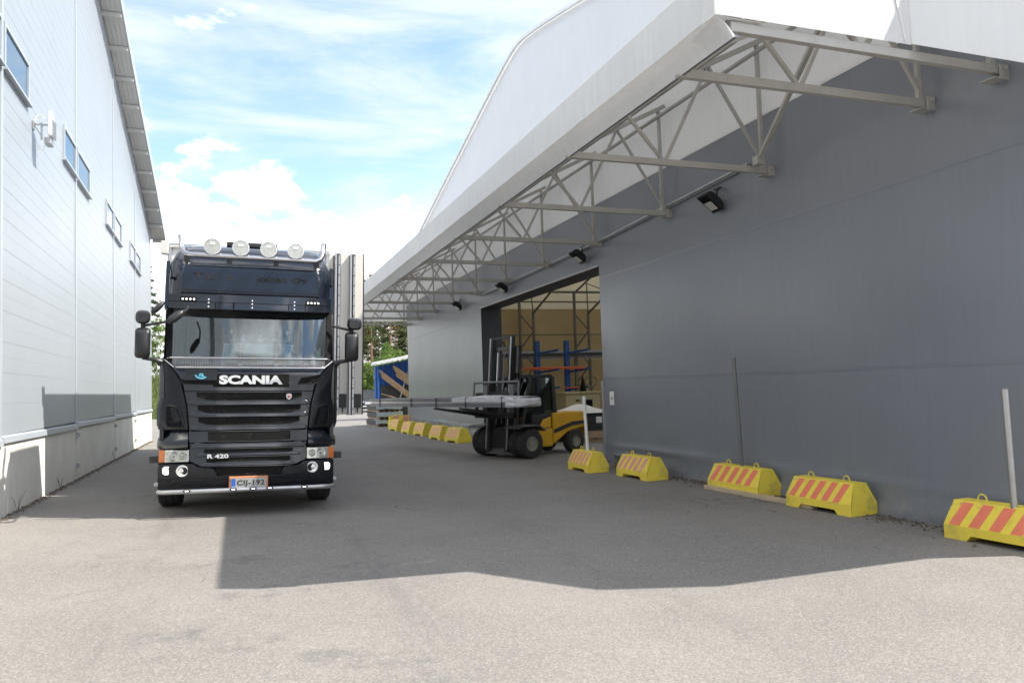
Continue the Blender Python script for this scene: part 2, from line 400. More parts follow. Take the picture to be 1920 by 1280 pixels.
def text(body, w, h, bold=.0, ext=.004):
    """lettering as a mesh fitted to w x h, centred, lying in x-z and facing -y"""
    cu = bpy.data.curves.new('t', 'FONT'); cu.body = body; cu.size = 1; cu.extrude = .02; cu.offset = bold; cu.resolution_u = 3; cu.space_character = 1.12 if '-' in body else 1.0
    ob = bpy.data.objects.new('t', cu); COL.objects.link(ob)
    dg = bpy.context.evaluated_depsgraph_get(); me = bpy.data.meshes.new_from_object(ob.evaluated_get(dg))
    a = np.array([v.co[:] for v in me.vertices]); fs = [tuple(p.vertices) for p in me.polygons]
    bpy.data.objects.remove(ob); bpy.data.curves.remove(cu); bpy.data.meshes.remove(me)
    lo, hi = a.min(0), a.max(0); a = (a-(lo+hi)/2)/(hi-lo)
    mb = MB(); mb.add([(p[0]*w, -p[2]*ext*2, p[1]*h) for p in a], fs); return mb
def shift(mb, d):
    mb.v = [(a+d[0], b+d[1], c+d[2]) for a, b, c in mb.v]; return mb
def ip(x, xs, ys): return float(np.interp(x, xs, ys))

# ------------------------------------------------------------------ ground
def gz(x, y=0): return ip(x, [-3.2, 2.6, 40], [.096, -.078, -.078])
g = MB(); xs = [-900, -60, -3.2, -1.5, 0, 1.3, 2.6, 8, 60, 900]; ys = [-700, -40, 0, 20, 45, 70, 120, 1500]
g.v = [(x, y, gz(x)) for y in ys for x in xs]
g.f = [(j*10+i, j*10+i+1, j*10+i+11, j*10+i+10) for j in range(len(ys)-1) for i in range(9)]
struct('ground', g, 'asphalt')

# ------------------------------------------------------------------ metal-clad hall on the left
XL = -3.0
def rz_left(y):      # underside of the eave along the gable wall
    return ip(y, [-8, 8, 14, 20.3, 23.64, 28, 31.5], [9.0, 14.2, 12.75, 10.85, 9.78, 8.53, 7.43])
def zs(z, y): return 1.6+(z-1.6)*(1-.0086*(y-12))
lh = thing('metal_clad_hall', 'pale grey panel-clad hall with small windows and sloping eave beside the truck', 'building', (-3.0, 19, .09), world=True)
seams = [2.7, 7.5, 12.02, 17.1, 21.95, 26.3, 30.75]
PH = .42
for bi in range(len(seams)-1):
    ya, yb = seams[bi]+.004, seams[bi+1]-.004
    if bi == 0: continue
    k = 0; z = 1.16
    while z < 13.9:
        z1 = z+PH-.0008
        zm = (z+z1)/2
        def cl(poly):
            out = []
            for y, zz in poly: out.append((y, min(zs(zz, y), rz_left(y)-.01)))
            return out
        lo = cl([(ya, z), (yb, z)]); hi = cl([(ya, z1), (yb, z1)])
        if hi[0][1]-lo[0][1] < .02 and hi[1][1]-lo[1][1] < .02: z += PH; continue
        # two shallow trapezoid profiles per panel
        mb = MB()
        def row(t, x): return [(x, ya, lo[0][1]+(hi[0][1]-lo[0][1])*t), (x, yb, lo[1][1]+(hi[1][1]-lo[1][1])*t)]
        prof = [(0, XL-.0022), (.006, XL), (.494, XL), (.5, XL-.0014), (.506, XL), (.994, XL), (1, XL-.0022)]
        loops = [row(t, x) for t, x in prof]
        vs = [p for l in loops for p in l]
        mb.add(vs, [(2*i, 2*i+1, 2*i+3, 2*i+2) for i in range(6)])
        mb.build('wall_panel', 'clad', lh)
        z += PH
for s_ in seams[1:]:
    mb = MB(); zt = rz_left(s_)-.03
    mb.box(XL-.01, XL+.018, s_-.05, s_+.05, zs(1.12, s_), zt); mb.build('joint_strip', 'clad_trim', lh)
# body behind the panels, roof
mb = MB()
prof = [(-8, 0)]+[(y, rz_left(y)-.04) for y in (-8, 8, 14, 20.3, 23.64, 28, 30.72)]+[(30.72, 0)]
mb.prism([(XL-.06, y, z) for y, z in prof], (-30, 0, 0)); mb.build('wall', 'clad', lh)
rp = [(-8.6, 8.8), (8, 14.2)]+[(y, rz_left(y)) for y in (14, 20.3, 23.64, 28)]+[(31.5, 7.43)]
mb = MB()
loop_in = [(y, z+.012) for y, z in rp]; loop_out = [(y, z+.28) for y, z in reversed(rp)]
mb.prism([(-2.575, y, z) for y, z in loop_in+loop_out], (-31, 0, 0)); mb.build('roof', 'clad_trim', lh)
for k in range(4):                           # soffit boards running with the slope
    x0 = -2.99+k*.105; mb = MB()
    mb.prism([(x0, y, z-.004) for y, z in rp[1:]]+[(x0, y, z+.01) for y, z in reversed(rp[1:])], (.098, 0, 0)); mb.build('soffit_board', 'soffit', lh)
mb = MB(); mb.prism([(-2.572, y, z-.02) for y, z in rp]+[(-2.572, y, z+.33) for y, z in reversed(rp)], (.03, 0, 0)); mb.build('fascia', 'clad_trim', lh)
y = 9.2
while y < 31.6:
    z = rz_left(y); mb = MB(); mb.box(-3.0, -2.58, y-.05, y+.05, z-.10, z-.006); mb.build('purlin_end', 'soffit', lh); y += 1.115
# windows straddling the joints
for si, (ya, yb) in enumerate([(10.7, 11.96), (12.08, 13.42), (15.92, 17.04), (17.16, 18.55), (20.75, 21.88), (22.02, 23.3), (25.1, 26.24), (26.36, 27.6)]):
    zb, zt = zs(6.16, ya), zs(6.80, ya); zb2, zt2 = zs(6.16, yb), zs(6.80, yb)
    def P(y, t, x):
        f = (y-ya)/(yb-ya); a = zb+(zb2-zb)*f; b = zt+(zt2-zt)*f; return (x, y, a+(b-a)*t)
    fw = .055; fh = .055/.64; mb = MB(); x0, x1 = XL-.02, XL+.035
    for (y0, t0, y1, t1) in ((ya, 0, yb, fh), (ya, 1-fh, yb, 1), (ya, fh, ya+fw, 1-fh), (yb-fw, fh, yb, 1-fh)):
        mb.prism([P(y0, t0, x0), P(y1, t0, x0), P(y1, t1, x0), P(y0, t1, x0)], (x1-x0, 0, 0))
    w = mb.build('window', 'clad_trim', lh)
    mb = MB(); mb.prism([P(ya+fw, fh, XL+.004), P(yb-fw, fh, XL+.004), P(yb-fw, 1-fh, XL+.004), P(ya+fw, 1-fh, XL+.004)], (.008, 0, 0))
    mb.build('pane', 'pane_sky', w)
    mb = MB(); mb.prism([P(ya-.02, -.06, XL+.0), P(yb+.02, -.06, XL), P(yb+.02, -.01, XL), P(ya-.02, -.01, XL)], (.07, 0, 0)); mb.build('sill', 'clad_trim', w)
# drip ledge and concrete plinth panels with their gaps and tie plates
for bi in range(1, len(seams)-1):
    ya, yb = seams[bi]+.003, seams[bi+1]-.003
    mb = MB(); mb.prism([(XL-.02, ya, zs(1.165, ya)), (XL+.05, ya, zs(1.14, ya)), (XL+.055, ya, zs(1.06, ya)), (XL+.04, ya, zs(1.055, ya)), (XL-.02, ya, zs(1.08, ya))], (0, yb-ya, -.012))
    mb.build('drip_ledge', 'clad_trim', lh)
pj = [2.7, 7.4, 12.35, 14.62, 17.08, 22.0, 25.9, 30.75]
for a, b in zip(pj[:-1], pj[1:]):
    mb = MB(); mb.box(XL-.05, XL+.02, a+.012, b-.012, -.1, 1.058); mb.build('plinth_panel', 'concrete', lh, bevel=.008)
for yy in (17.08, 22.0, 25.9):
    for zz in (.35, .93):
        mb = MB(); mb.box(XL+.02, XL+.05, yy-.07, yy+.07, zz-.05, zz+.05); mb.box(XL+.05, XL+.075, yy-.03, yy+.03, zz-.03, zz+.03); mb.build('tie_plate', 'galv', lh, bevel=.006)

an = thing('wall_antenna', 'white flat panel antenna on a bracket on the clad wall, between two windows', 'antenna', (-2.98, 14.3, 6.0), world=True)
mb = MB(); mb.prism([(-2.62, 13.98, 5.93), (-2.62, 14.3, 5.88), (-2.62, 14.42, 6.0), (-2.62, 14.42, 6.42), (-2.62, 14.28, 6.54), (-2.62, 13.98, 6.56)], (.09, 0, -.01)); mb.build('antenna_panel', 'white_plastic', an, bevel=.02)
mb = MB(); mb.box(-2.72, -2.56, 14.08, 14.44, 5.72, 5.9); mb.build('radio_box', 'galv', an, bevel=.02)
mb = MB()
for k in range(9): mb.box(-2.53, -2.50, 14.02+k*.045, 14.035+k*.045, 5.9, 6.35)
mb.build('cooling_fins', 'galv', an)
mb = MB(); mb.beam((-2.99, 14.2, 6.25), (-2.62, 14.2, 6.25), .04, .04); mb.beam((-2.99, 14.2, 6.25), (-2.80, 14.2, 5.95), .03, .03); mb.tube([(-2.80, 14.2, 5.85), (-2.80, 14.2, 6.3)], .022); mb.box(-2.995, -2.97, 14.12, 14.28, 6.1, 6.32); mb.build('bracket', 'galv', an)
mb = MB()
for a0, rr in ((0, .13), (.5, .10)):
    mb.tube([(-2.83+rr*cos(t)*.9, 14.2+.05*sin(t+a0), 6.36+a0*.1+rr*sin(t)) for t in np.linspace(0, 5.4, 14)], .008, 6)
mb.tube([(-2.72, 14.2, 5.72), (-2.76, 14.22, 5.6), (-2.83, 14.2, 5.56), (-2.88, 14.2, 5.68), (-2.97, 14.18, 5.72)], .008, 6)
mb.build('cable', 'white_plastic', an, smooth=60)
an.scale = (.6, .6, .6); an.location = (-2.985, 13.8, 5.76)

# ------------------------------------------------------------------ fabric hall on the right
XR = 7.3; YN, YF = 5.6, 35.55; ZB = 5.45
def zr(y): return 11.0-.226*math.sqrt((y-19.5)**2+.7)
fh_ = thing('fabric_hall', 'large fabric hall with grey lower wall, white gable and long canopy over an open door', 'building', (7.3, 20, -.08), world=True)
DY0, DY1, DZ = 15.15, 23.9, 4.11
def sheet(ys_, zs_, xf, nrm=None):
    mb = MB(); ny, nz_ = len(ys_), len(zs_)
    mb.v = [(xf(y, z), y, z) for z in zs_ for y in ys_]
    mb.f = [(j*ny+i, j*ny+i+1, (j+1)*ny+i+1, (j+1)*ny+i) for j in range(nz_-1) for i in range(ny-1)]
    return mb
def xw(y, z):        # slack of the stretched cloth, gathered at the foot
    k = math.exp(-max(0, z-.0)/.28)
    s_ = .05*k*(mnoise.noise(V(y*.9, 3.1, z*3))+.4*mnoise.noise(V(y*2.7, 9.1, z*5)))
    fold = .03*math.exp(-((z-.30-.05*mnoise.noise(V(y*.5, 1, 0)))/.05)**2)*(mnoise.noise(V(y*.35, 7, 0))+.5)
    belly = .008*sin(pi*((y-YN) % 2.85)/2.85)**2*sin(pi*min(1, max(0, z/5.45)))
    tilt = -.05*k
    return XR+tilt-s_-fold+belly
zl = list(np.concatenate([np.linspace(-.12, .6, 16), np.linspace(.75, 5.45, 14)]))
sheet(np.arange(5.07, DY0+.01, .16), zl, xw).build('grey_wall', 'fabric_grey', fh_, smooth=60)
sheet(np.linspace(DY1, YF, 60), zl, xw).build('grey_wall', 'fabric_grey', fh_, smooth=60)
sheet(np.linspace(DY0-.05, DY1, 30), list(np.linspace(DZ, 5.45, 5)), lambda y, z: XR+.005).build('grey_wall', 'fabric_grey', fh_, smooth=60)
def band(y0, y1, z, h=.032):
    mb = MB(); ys_ = np.linspace(y0, y1, max(4, int((y1-y0)/.2))); n = len(ys_)
    mb.v = [(xw(y, z)-.004, y, z+mnoise.noise(V(y*.6, z, 0))*.02) for y in ys_]+[(xw(y, z+h)-.006, y, z+h+mnoise.noise(V(y*.6, z, 0))*.02) for y in ys_]
    mb.f = [(i, i+1, n+i+1, n+i) for i in range(n-1)]
    return mb
for z in (1.66, 3.82):
    for a, b in ((5.1, DY0), (DY1, YF)): band(a, b, z).build('weld_seam', 'fabric_grey', fh_, smooth=60)
band(YN+3, DY0-.1, .33, .03).build('weld_seam', 'fabric_grey', fh_, smooth=60)
# inner skin so that the wall has a back
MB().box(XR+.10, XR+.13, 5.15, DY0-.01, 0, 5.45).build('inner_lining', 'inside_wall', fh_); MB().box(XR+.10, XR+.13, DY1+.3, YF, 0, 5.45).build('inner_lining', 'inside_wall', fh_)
# white gable cloth above
mb = MB(); ys_ = list(np.linspace(YN, YF, 61))+[19.5]; ys_.sort()
mb.v = [(XR, y, 5.452) for y in ys_]+[(XR, y, zr(y)) for y in ys_]; n = len(ys_)
mb.f = [(i, i+1, n+i+1, n+i) for i in range(n-1)]
mb.build('white_gable', 'fabric_white', fh_)
mb = MB(); mb.box(XR-.012, XR-.004, YN, YF, 5.43, 5.47); mb.build('weld_seam', 'fabric_white', fh_)
# roof cloth and the other walls
mb = MB()
yl_ = [5.3, 12, 16, 17.5, 18.5, 19.1, 19.5, 19.9, 20.5, 21.5, 23, 28, 36.3]
for a, b in zip(yl_[:-1], yl_[1:]):
    mb.quad((XR-.12, a, zr(a)+.0), (30, a, zr(a)), (30, b, zr(b)), (XR-.12, b, zr(b)))
mb.build('roof', 'fabric_roof', fh_)
mb = MB(); mb.prism([(XR-.125, y, zr(y)-.02) for y in yl_]+[(XR-.125, y, zr(y)+.06) for y in reversed(yl_)], (.06, 0, 0)); mb.build('verge_tube', 'fabric_white', fh_)
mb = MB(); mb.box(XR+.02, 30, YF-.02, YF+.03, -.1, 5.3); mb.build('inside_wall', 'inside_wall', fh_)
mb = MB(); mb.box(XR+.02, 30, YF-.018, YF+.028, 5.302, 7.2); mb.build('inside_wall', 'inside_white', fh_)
mb = MB(); mb.box(XR+.01, 30, 5.08, 5.13, -.1, 5.2); mb.build('end_wall', 'fabric_grey', fh_)
mb = MB(); mb.box(XR+.02, 30, YN, YN+.05, 5.402, zr(YN)); mb.build('end_wall', 'fabric_white', fh_)
mb = MB(); mb.box(30, 30.05, YN, YF, -.1, 7.4); mb.build('back_wall', 'fabric_grey', fh_)
# door opening: jambs, lintel, trims
mb = MB(); mb.box(XR+.01, XR+.69, DY1-.001, DY1+.28, -.1, DZ+.02); mb.build('door_jamb', 'door_dark', fh_)
mb = MB(); mb.box(XR+.135, XR+.69, DY0-.1, DY0-.004, -.1, DZ+.02); mb.build('door_jamb', 'door_dark', fh_)
mb = MB(); mb.box(XR+.012, XR+.69, DY0, DY1-.004, DZ+.004, DZ+.42); mb.build('lintel', 'door_dark', fh_)
mb = MB(); mb.box(XR-.02, XR+.012, DY0, DY1, DZ-.012, DZ+.02); mb.build('door_trim', 'door_trim', fh_)
mb = MB(); mb.box(XR-.045, XR+.05, DY0-.055, DY0+.01, -.09, 1.64); mb.build('door_trim', 'door_trim', fh_, bevel=.006)
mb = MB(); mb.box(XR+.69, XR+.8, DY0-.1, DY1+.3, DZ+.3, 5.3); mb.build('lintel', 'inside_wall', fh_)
# canopy trusses
XO = 4.07
def ztop(x): return ip(x, [3.9, 7.3], [4.98, 6.62])
def truss(y, first=False):
    mb = MB(); mb.beam((XO, y, 4.60+.06*(y < 5.8)), (XR-.02, y, 4.57+.03*(y < 5.8)), .07, .088); c = mb.build('bottom_chord', 'frame_beige', fh_, bevel=.006)
    mb = MB(); mb.beam((XO, y, 4.92), (XR-.04, y, ztop(XR)-.10), .07, .07); mb.build('top_chord', 'frame_beige', fh_)
    n = [XO+.1, 4.88, 5.5, 6.3, XR-.13]
    zt_ = lambda x: ztop(x)-.12
    for (xa, za, xb, zb) in ((n[0], 4.64, n[0], 4.94), (n[0]+.05, 4.64, n[1], zt_(n[1])), (n[1], zt_(n[1]), n[2], 4.63), (n[2]+.06, 4.63, n[3], zt_(n[3])), (n[3], zt_(n[3]), XR-.1, 4.62)):
        mb = MB(); mb.beam((xa, y, za), (xb, y, zb), .040, .040); mb.build('diagonal', 'frame_beige', fh_)
    mb = MB(); mb.beam((XR-.16, y, 4.6), (XR-.16, y, zt_(XR-.16)), .05, .05); mb.build('upright', 'frame_beige', fh_)
    mb = MB(); mb.box(XR-.18, XR-.0, y-.05, y+.12, 4.505, 4.517); mb.box(XR-.11, XR+.0, y-.065, y-.05, 4.49, 4.64)
    mb.lathe([(.02, 0), (.02, -.02)], (XR-.06, y-.075, 4.60), 'y', 8); mb.build('foot_plate', 'frame_beige', fh_)
TY = [YN+.06, 6.54, 9.3, 12.13, 14.99, 17.94, 20.85, 23.75, 26.65, 29.55, 32.5, 35.4]
for i, y in enumerate(TY): truss(y)
mb = MB(); mb.beam((6.32, 6.95, 5.7), (XR-.34, 9.15, 4.66), .055, .055); mb.box(XR-.40, XR-.28, 9.08, 9.2, 4.60, 4.72); mb.build('brace', 'frame_beige', fh_)
for (x, z, r) in ((XO+.02, 4.72, .045), (XO+.06, 4.60, .03), (5.6, 5.6, .03), (XR-.2, 6.30, .035)):
    mb = MB(); mb.tube([(x, YN+.05, z), (x, 35.5, z)], r, 8); mb.build('purlin', 'steel_dark' if x < 4.2 else 'frame_beige', fh_, smooth=50)
# canopy cloth: roof, fascia, lip under the edge
def wav(y, a): return a*mnoise.noise(V(y*1.1, a*50, 2.2))
yy = list(np.arange(YN, 35.7, .35)); n = len(yy)
mb = MB(); mb.v = [(3.9, y, 5.16) for y in yy]+[(5.6, y, 5.99) for y in yy]+[(XR-.005, y, 6.80) for y in yy]
mb.f = [(k*n+i, k*n+i+1, (k+1)*n+i+1, (k+1)*n+i) for k in range(2) for i in range(n-1)]; mb.build('canopy_roof', 'fabric_ceiling', fh_)
mb = MB(); rows = [(3.9, 5.162), (3.885, 4.95), (3.892, 4.73)]
mb.v = [(x-.012*abs(wav(y, .5)), y, z+wav(y, .008)*(k == 2)) for k, (x, z) in enumerate(rows) for y in yy]
mb.f = [(k*n+i, k*n+i+1, (k+1)*n+i+1, (k+1)*n+i) for k in range(2) for i in range(n-1)]; mb.build('fascia', 'fabric_dirty', fh_, smooth=50)
mb = MB(); rows = [(3.893, 4.728), (4.0, 4.66+.0), (4.09, 4.56)]
mb.v = [(x, y, z+wav(y, .03)*(k == 1)) for k, (x, z) in enumerate(rows) for y in yy]
mb.f = [(k*n+i, k*n+i+1, (k+1)*n+i+1, (k+1)*n+i) for k in range(2) for i in range(n-1)]; mb.build('canopy_lip', 'fabric_dirty', fh_, smooth=60)
# front end of the canopy and the folded-back wing beside it
mb = MB(); mb.add([(3.893, YN-.012, 4.725), (6.05, YN-.012, 4.70), (6.05, YN-.012, 6.25), (3.893, YN-.012, 5.16), (6.05, YN-.012, 5.30), (7.29, YN-.012, 5.70), (7.29, YN-.012, 6.78)], [(0, 1, 4, 2, 3), (4, 5, 6, 2)]); mb.build('canopy_end', 'fabric_end_sunlit', fh_)
mb = MB(); mb.add([(6.053, YN-.012, 4.71), (6.94, 4.42, 4.02), (6.94, 4.42, 5.2), (6.053, YN-.012, 5.3)], [(0, 1, 2, 3)]); mb.build('canopy_wing', 'fabric_white', fh_)
mb = MB(); mb.add([(6.945, 4.42, 4.02), (16, 4.42, 4.02), (16, 4.42, 5.2), (6.945, 4.42, 5.2), (16, YN-.01, 5.7), (7.29, YN-.01, 5.7), (6.055, YN-.01, 5.302)], [(0, 1, 2, 3), (3, 2, 4, 5, 6)]); mb.build('side_canopy', 'fabric_white', fh_)  # out of view; added and sized to cast the shadow edge across the yard
mb = MB(); mb.beam((5.80, YN-.016, 5.6), (5.98, YN-.016, 4.72), .03, .006, (0, 1, 0)); mb.build('weld_seam', 'fabric_dirty', fh_)
mb = MB(); mb.add([(3.9, 35.56, 4.72), (7.29, 35.56, 4.72), (7.29, 35.56, 6.79), (3.9, 35.56, 5.15)], [(0, 1, 2, 3)]); mb.build('canopy_end', 'fabric_dirty', fh_)
mb = MB(); mb.v = [(3.9, YN, 4.725), (4.4, YN, 4.715), (4.42, YN+.12, 4.66), (4.12, YN+.35, 4.60), (3.95, YN+.5, 4.70)]; mb.f = [(0, 1, 2, 3, 4)]; mb.build('corner_flap', 'fabric_dirty', fh_)
mb = MB(); mb.beam((XR-.07, 9.75, 4.80), (XR-.07, 15, 4.60), .05, .03); mb.beam((XR-.07, 15, 4.60), (XR-.07, 23.5, 4.50), .05, .03); mb.beam((XR-.04, 9.75, 4.80), (XR-.04, 15, 4.60), .012, .07); mb.beam((XR-.04, 15, 4.60), (XR-.04, 23.5, 4.50), .012, .07); mb.build('cable_tray', 'galv', fh_)
# lattice frames inside along the far wall and their roof beams
def lattice(x):
    y0 = 34.9
    mb = MB()
    mb.tube([(x, y0, -.08), (x, y0, 6.0)], .075, 8); mb.tube([(x+.58, y0-.3, -.08), (x+.58, y0-.3, 5.0)], .075, 8)
    zz = np.linspace(.0, 5.0, 7)
    for i in range(6):
        a = (x, y0, zz[i]) if i % 2 == 0 else (x+.58, y0-.3, zz[i]); b = (x+.58, y0-.3, zz[i+1]) if i % 2 == 0 else (x, y0, zz[i+1]); mb.tube([a, b], .042, 6)
    mb.tube([(x, y0, 6.0), (x+.2, 27, 8.2), (x+.3, 19.5, 9.9)], .05, 8); mb.tube([(x+.58, y0-.3, 5.0), (x+.58, 27, 7.4), (x+.5, 19.5, 9.2)], .05, 8)
    for t in range(6):
        f0, f1 = t/6, (t+.5)/6
        mb.tube([(x+.58, 34.6-15*f0, 5.0+4.2*f0), (x+.1, 34.9-15.4*f1, 6.0+3.9*f1), (x+.58, 34.6-15*(t+1)/6, 5.0+4.2*(t+1)/6)], .028, 6)
    mb.build('lattice_frame', 'lattice', fh_, smooth=50)
for x in (10.1, 12.58, 15.43, 18.3): lattice(x)
for z, r in ((6.03, .06), (5.55, .04), (3.98, .03)):
    mb = MB(); mb.tube([(XR+.2, 34.6, z), (29, 34.6, z)], r, 8); mb.build('tie_bar', 'lattice', fh_)
mb = MB(); mb.tube([(10.0, 34.5, 5.2), (8.0, 34.5, 3.2)], .025, 6); mb.build('tie_bar', 'lattice', fh_)

# paper notice by the door
nt = thing('notice', 'small white paper notice on the grey wall right of the door', 'notice', (7.29, 14.72, 1.28))
MB().box(-.012, -.004, -.10, .10, -.14, .14).build('sheet', 'paper', nt)
mb = MB()
for k, w in enumerate((.045, .06, .04)): mb.box(-.0145, -.0125, -w, w, .015-k*.022, .024-k*.022)
mb.build('print', 'print_black', nt)

# flood lamps
def flood(y, lab, i):
    t = thing('floodlight', lab, 'floodlight', (XR-.03, y, 4.65), group='black floodlights under the canopy'); t.scale = (.85, .85, .85)
    MB().beam((-.06, 0, -.03), (-.10, 0, -.2), .05, .03).beam((-.05, -.1, -.03), (-.05, .1, -.03), .06, .03).build('bracket', 'dark_plastic', t)
    d = Vector((-.62, 0, -.78)); sidev = Vector((0, 1, 0)); u = sidev.cross(d).normalized()
    c = Vector((-.2, 0, -.27)); mb = MB()
    lo = [c+sidev*a*.13+u*b*.19-d*.05 for a, b in ((-1, -1), (1, -1), (1, 1), (-1, 1))]; hi = [c+sidev*a*.17+u*b*.23+d*.07 for a, b in ((-1, -1), (1, -1), (1, 1), (-1, 1))]
    lo0 = [c+sidev*a*.09+u*b*.12-d*.12 for a, b in ((-1, -1), (1, -1), (1, 1), (-1, 1))]
    mb.loft([lo0, lo, hi]); mb.build('housing', 'dark_plastic', t, bevel=.012)
    MB().obox(c+d*.074, sidev, .135, u, .185, d, .006).build('rim', 'black', t)
    MB().obox(c+d*.080-u*.05, sidev, .11, u, .10, d, .005).build('lens', 'lamp_glass', t)
flood(10.55, 'black floodlight nearest the camera under the canopy, right of the door', 0)
flood(15.75, 'black floodlight above the right corner of the hall door', 1)
flood(21.1, 'black floodlight above the left half of the hall door', 2)
flood(26.0, 'farthest black floodlight, left of the hall door under the canopy', 3)

# ------------------------------------------------------------------ black truck
TL = .032
truck = thing('truck', 'black truck with roof lamps and stone guard facing the camera between the halls', 'truck', (.08, 11.1, 0))
truck.rotation_euler = (0, TL, 0)
def tv(x, z, y):     # a point measured on the front plane, taken back to depth y along its sight line
    s_ = (11.1+y)/11.1; return (-.131+(x+.131)*s_, y, 1.597+(z-1.597)*s_)
PZ = [.30, .37, .5, .66, .9, 1.12, 1.95, 2.05, 2.75, 3.4]
PY = [.10, .05, .0, .0, .03, .05, .09, .13, .34, .40]
def yf(x, z, off=0., bow=.15): return ip(z, PZ, PY)+off+bow*(abs(x)/1.1)**3
def panel(xs_, zb, zt, off=0., th=.04, nz=3, bow=.15, flat=None):
    zb_ = zb if callable(zb) else (lambda x: zb); zt_ = zt if callable(zt) else (lambda x: zt)
    fr, bk = [], []
    for k in range(nz+1):
        for x in xs_:
            z = zb_(x)+(zt_(x)-zb_(x))*k/nz
            y = (yf(x, z, 0, bow) if flat is None else flat(z) if callable(flat) else flat)
            fr.append(tv(x, z, y+off)); p = tv(x, z, y+off); bk.append((p[0], p[1]+th, p[2]))
    m_ = len(xs_); N = len(fr); mb = MB(); mb.v = fr+bk
    for k in range(nz):
        for i in range(m_-1):
            a = k*m_+i; mb.f += [(a, a+1, a+m_+1, a+m_), (N+a, N+a+m_, N+a+m_+1, N+a+1)]
    for i in range(m_-1):
        mb.f += [(i, N+i, N+i+1, i+1), (nz*m_+i, nz*m_+i+1, N+nz*m_+i+1, N+nz*m_+i)]
    for k in range(nz):
        a = k*m_; mb.f += [(a, a+m_, N+a+m_, N+a), (a+m_-1, N+a+m_-1, N+a+2*m_-1, a+2*m_-1)]
    return mb
L_ = lambda a, b, n=13: list(np.linspace(a, b, n))
def lin(xs_, ys_): return lambda x: ip(x, xs_, ys_)
# cab shell: sides, rear, floor, roof cap
for sgn in (-1, 1):
    mb = MB(); x = 1.13*sgn
    mb.prism([(x, .30, 1.0), (x, 2.25, .75), (x, 2.25, 3.45), (x, .62, 3.45), (x, .50, 2.78), (x, 1.55, 2.72), (x, 1.6, 2.02), (x, .30, 2.02)], (-.05*sgn, 0, 0)); mb.build('cab_side', 'truck_paint', truck)
    mb = MB(); mb.prism([(x-.02*sgn, .33, 2.03), (x-.02*sgn, 1.58, 2.03), (x-.02*sgn, 1.53, 2.71), (x-.02*sgn, .52, 2.76)], (-.006*sgn, 0, 0)); mb.build('side_window', 'cab_glass', truck)
MB().box(-1.08, 1.08, 2.2, 2.25, .8, 3.5).box(-1.08, 1.08, .35, 2.2, 1.1, 1.15).build('cab_rear', 'black', truck)
def rloop(z, hw, y0, y1, r=.16, n=4):
    pts = []
    for cx_, cy_, a0 in ((hw-r, y0+r, -pi/2), (hw-r, y1-r, 0), (-hw+r, y1-r, pi/2), (-hw+r, y0+r, pi)):
        for k in range(n+1): a = a0+pi/2*k/n; pts.append((cx_+r*cos(a), cy_+r*sin(a), z))
    return pts
mb = MB(); mb.loft([rloop(2.80, 1.09, .37, 2.24), rloop(3.2, 1.09, .40, 2.24), rloop(3.42, 1.07, .44, 2.24), rloop(3.60, 1.0, .58, 2.22), rloop(3.70, .95, .76, 2.2, .2), rloop(3.78, .88, 1.1, 2.15, .25)])
mb.build('roof_cap', 'truck_paint', truck, smooth=50)
MB().box(-.36, .36, 1.05, 1.6, 3.77, 3.85).build('roof_hatch', 'dark_plastic', truck, bevel=.02)
# lit sign box over the visor, now dark
sx = L_(-.93, .945)
panel(sx, 2.945, 3.325, flat=lambda z: .346+(z-2.985)*.13, bow=0, th=.12).build('sign_frame', 'truck_paint', truck, bevel=.012)
sg = panel(L_(-.91, .925), 2.985, 3.27, flat=lambda z: .338+(z-2.985)*.13, bow=0, th=.02).build('sign_face', 'sign_face', truck)
panel(L_(-.80, .82), 3.02, 3.255, flat=lambda z: .3355+(z-2.985)*.13, bow=0, th=.004).build('sign_window', 'sign_face', truck)
panel(L_(-.86, .87), 2.975, 2.99, flat=.335, bow=0, th=.02).build('sign_rim', 'truck_matt', truck)
shift(text('Tal', .26, .10, .02), tv(-.62, 3.175, (.3325+(3.165-2.985)*.13)-.004)).build('sign_letters', 'faded_print_light', sg)
shift(text('&', .09, .09, .02), tv(-.28, 3.165, (.3325+(3.165-2.985)*.13)-.004)).build('sign_letters', 'faded_print_light', sg)
shift(text('keinen', .40, .085, .03), tv(.25, 3.165, (.3325+(3.165-2.985)*.13)-.004)).build('sign_letters', 'faded_print', sg)
shift(text('Oy', .22, .10, .035), tv(.62, 3.155, (.3325+(3.165-2.985)*.13)-.004)).build('sign_letters', 'faded_print', sg)
# bulb corners either side of the sign
for sgn in (-1, 1):
    mb = MB(); loops = []
    for z, hw, y0 in ((2.90, 1.06, .30), (3.2, 1.05, .34), (3.42, 1.02, .40), (3.56, .97, .52)):
        loops.append([(sgn*(hw-.15), y0, z), (sgn*(hw-.05), y0+.03, z), (sgn*hw, y0+.14, z), (sgn*(hw+.02), y0+.5, z), (sgn*(hw-.15), y0+.5, z)])
    mb.loft(loops).build('roof_corner', 'truck_paint', truck, smooth=60)
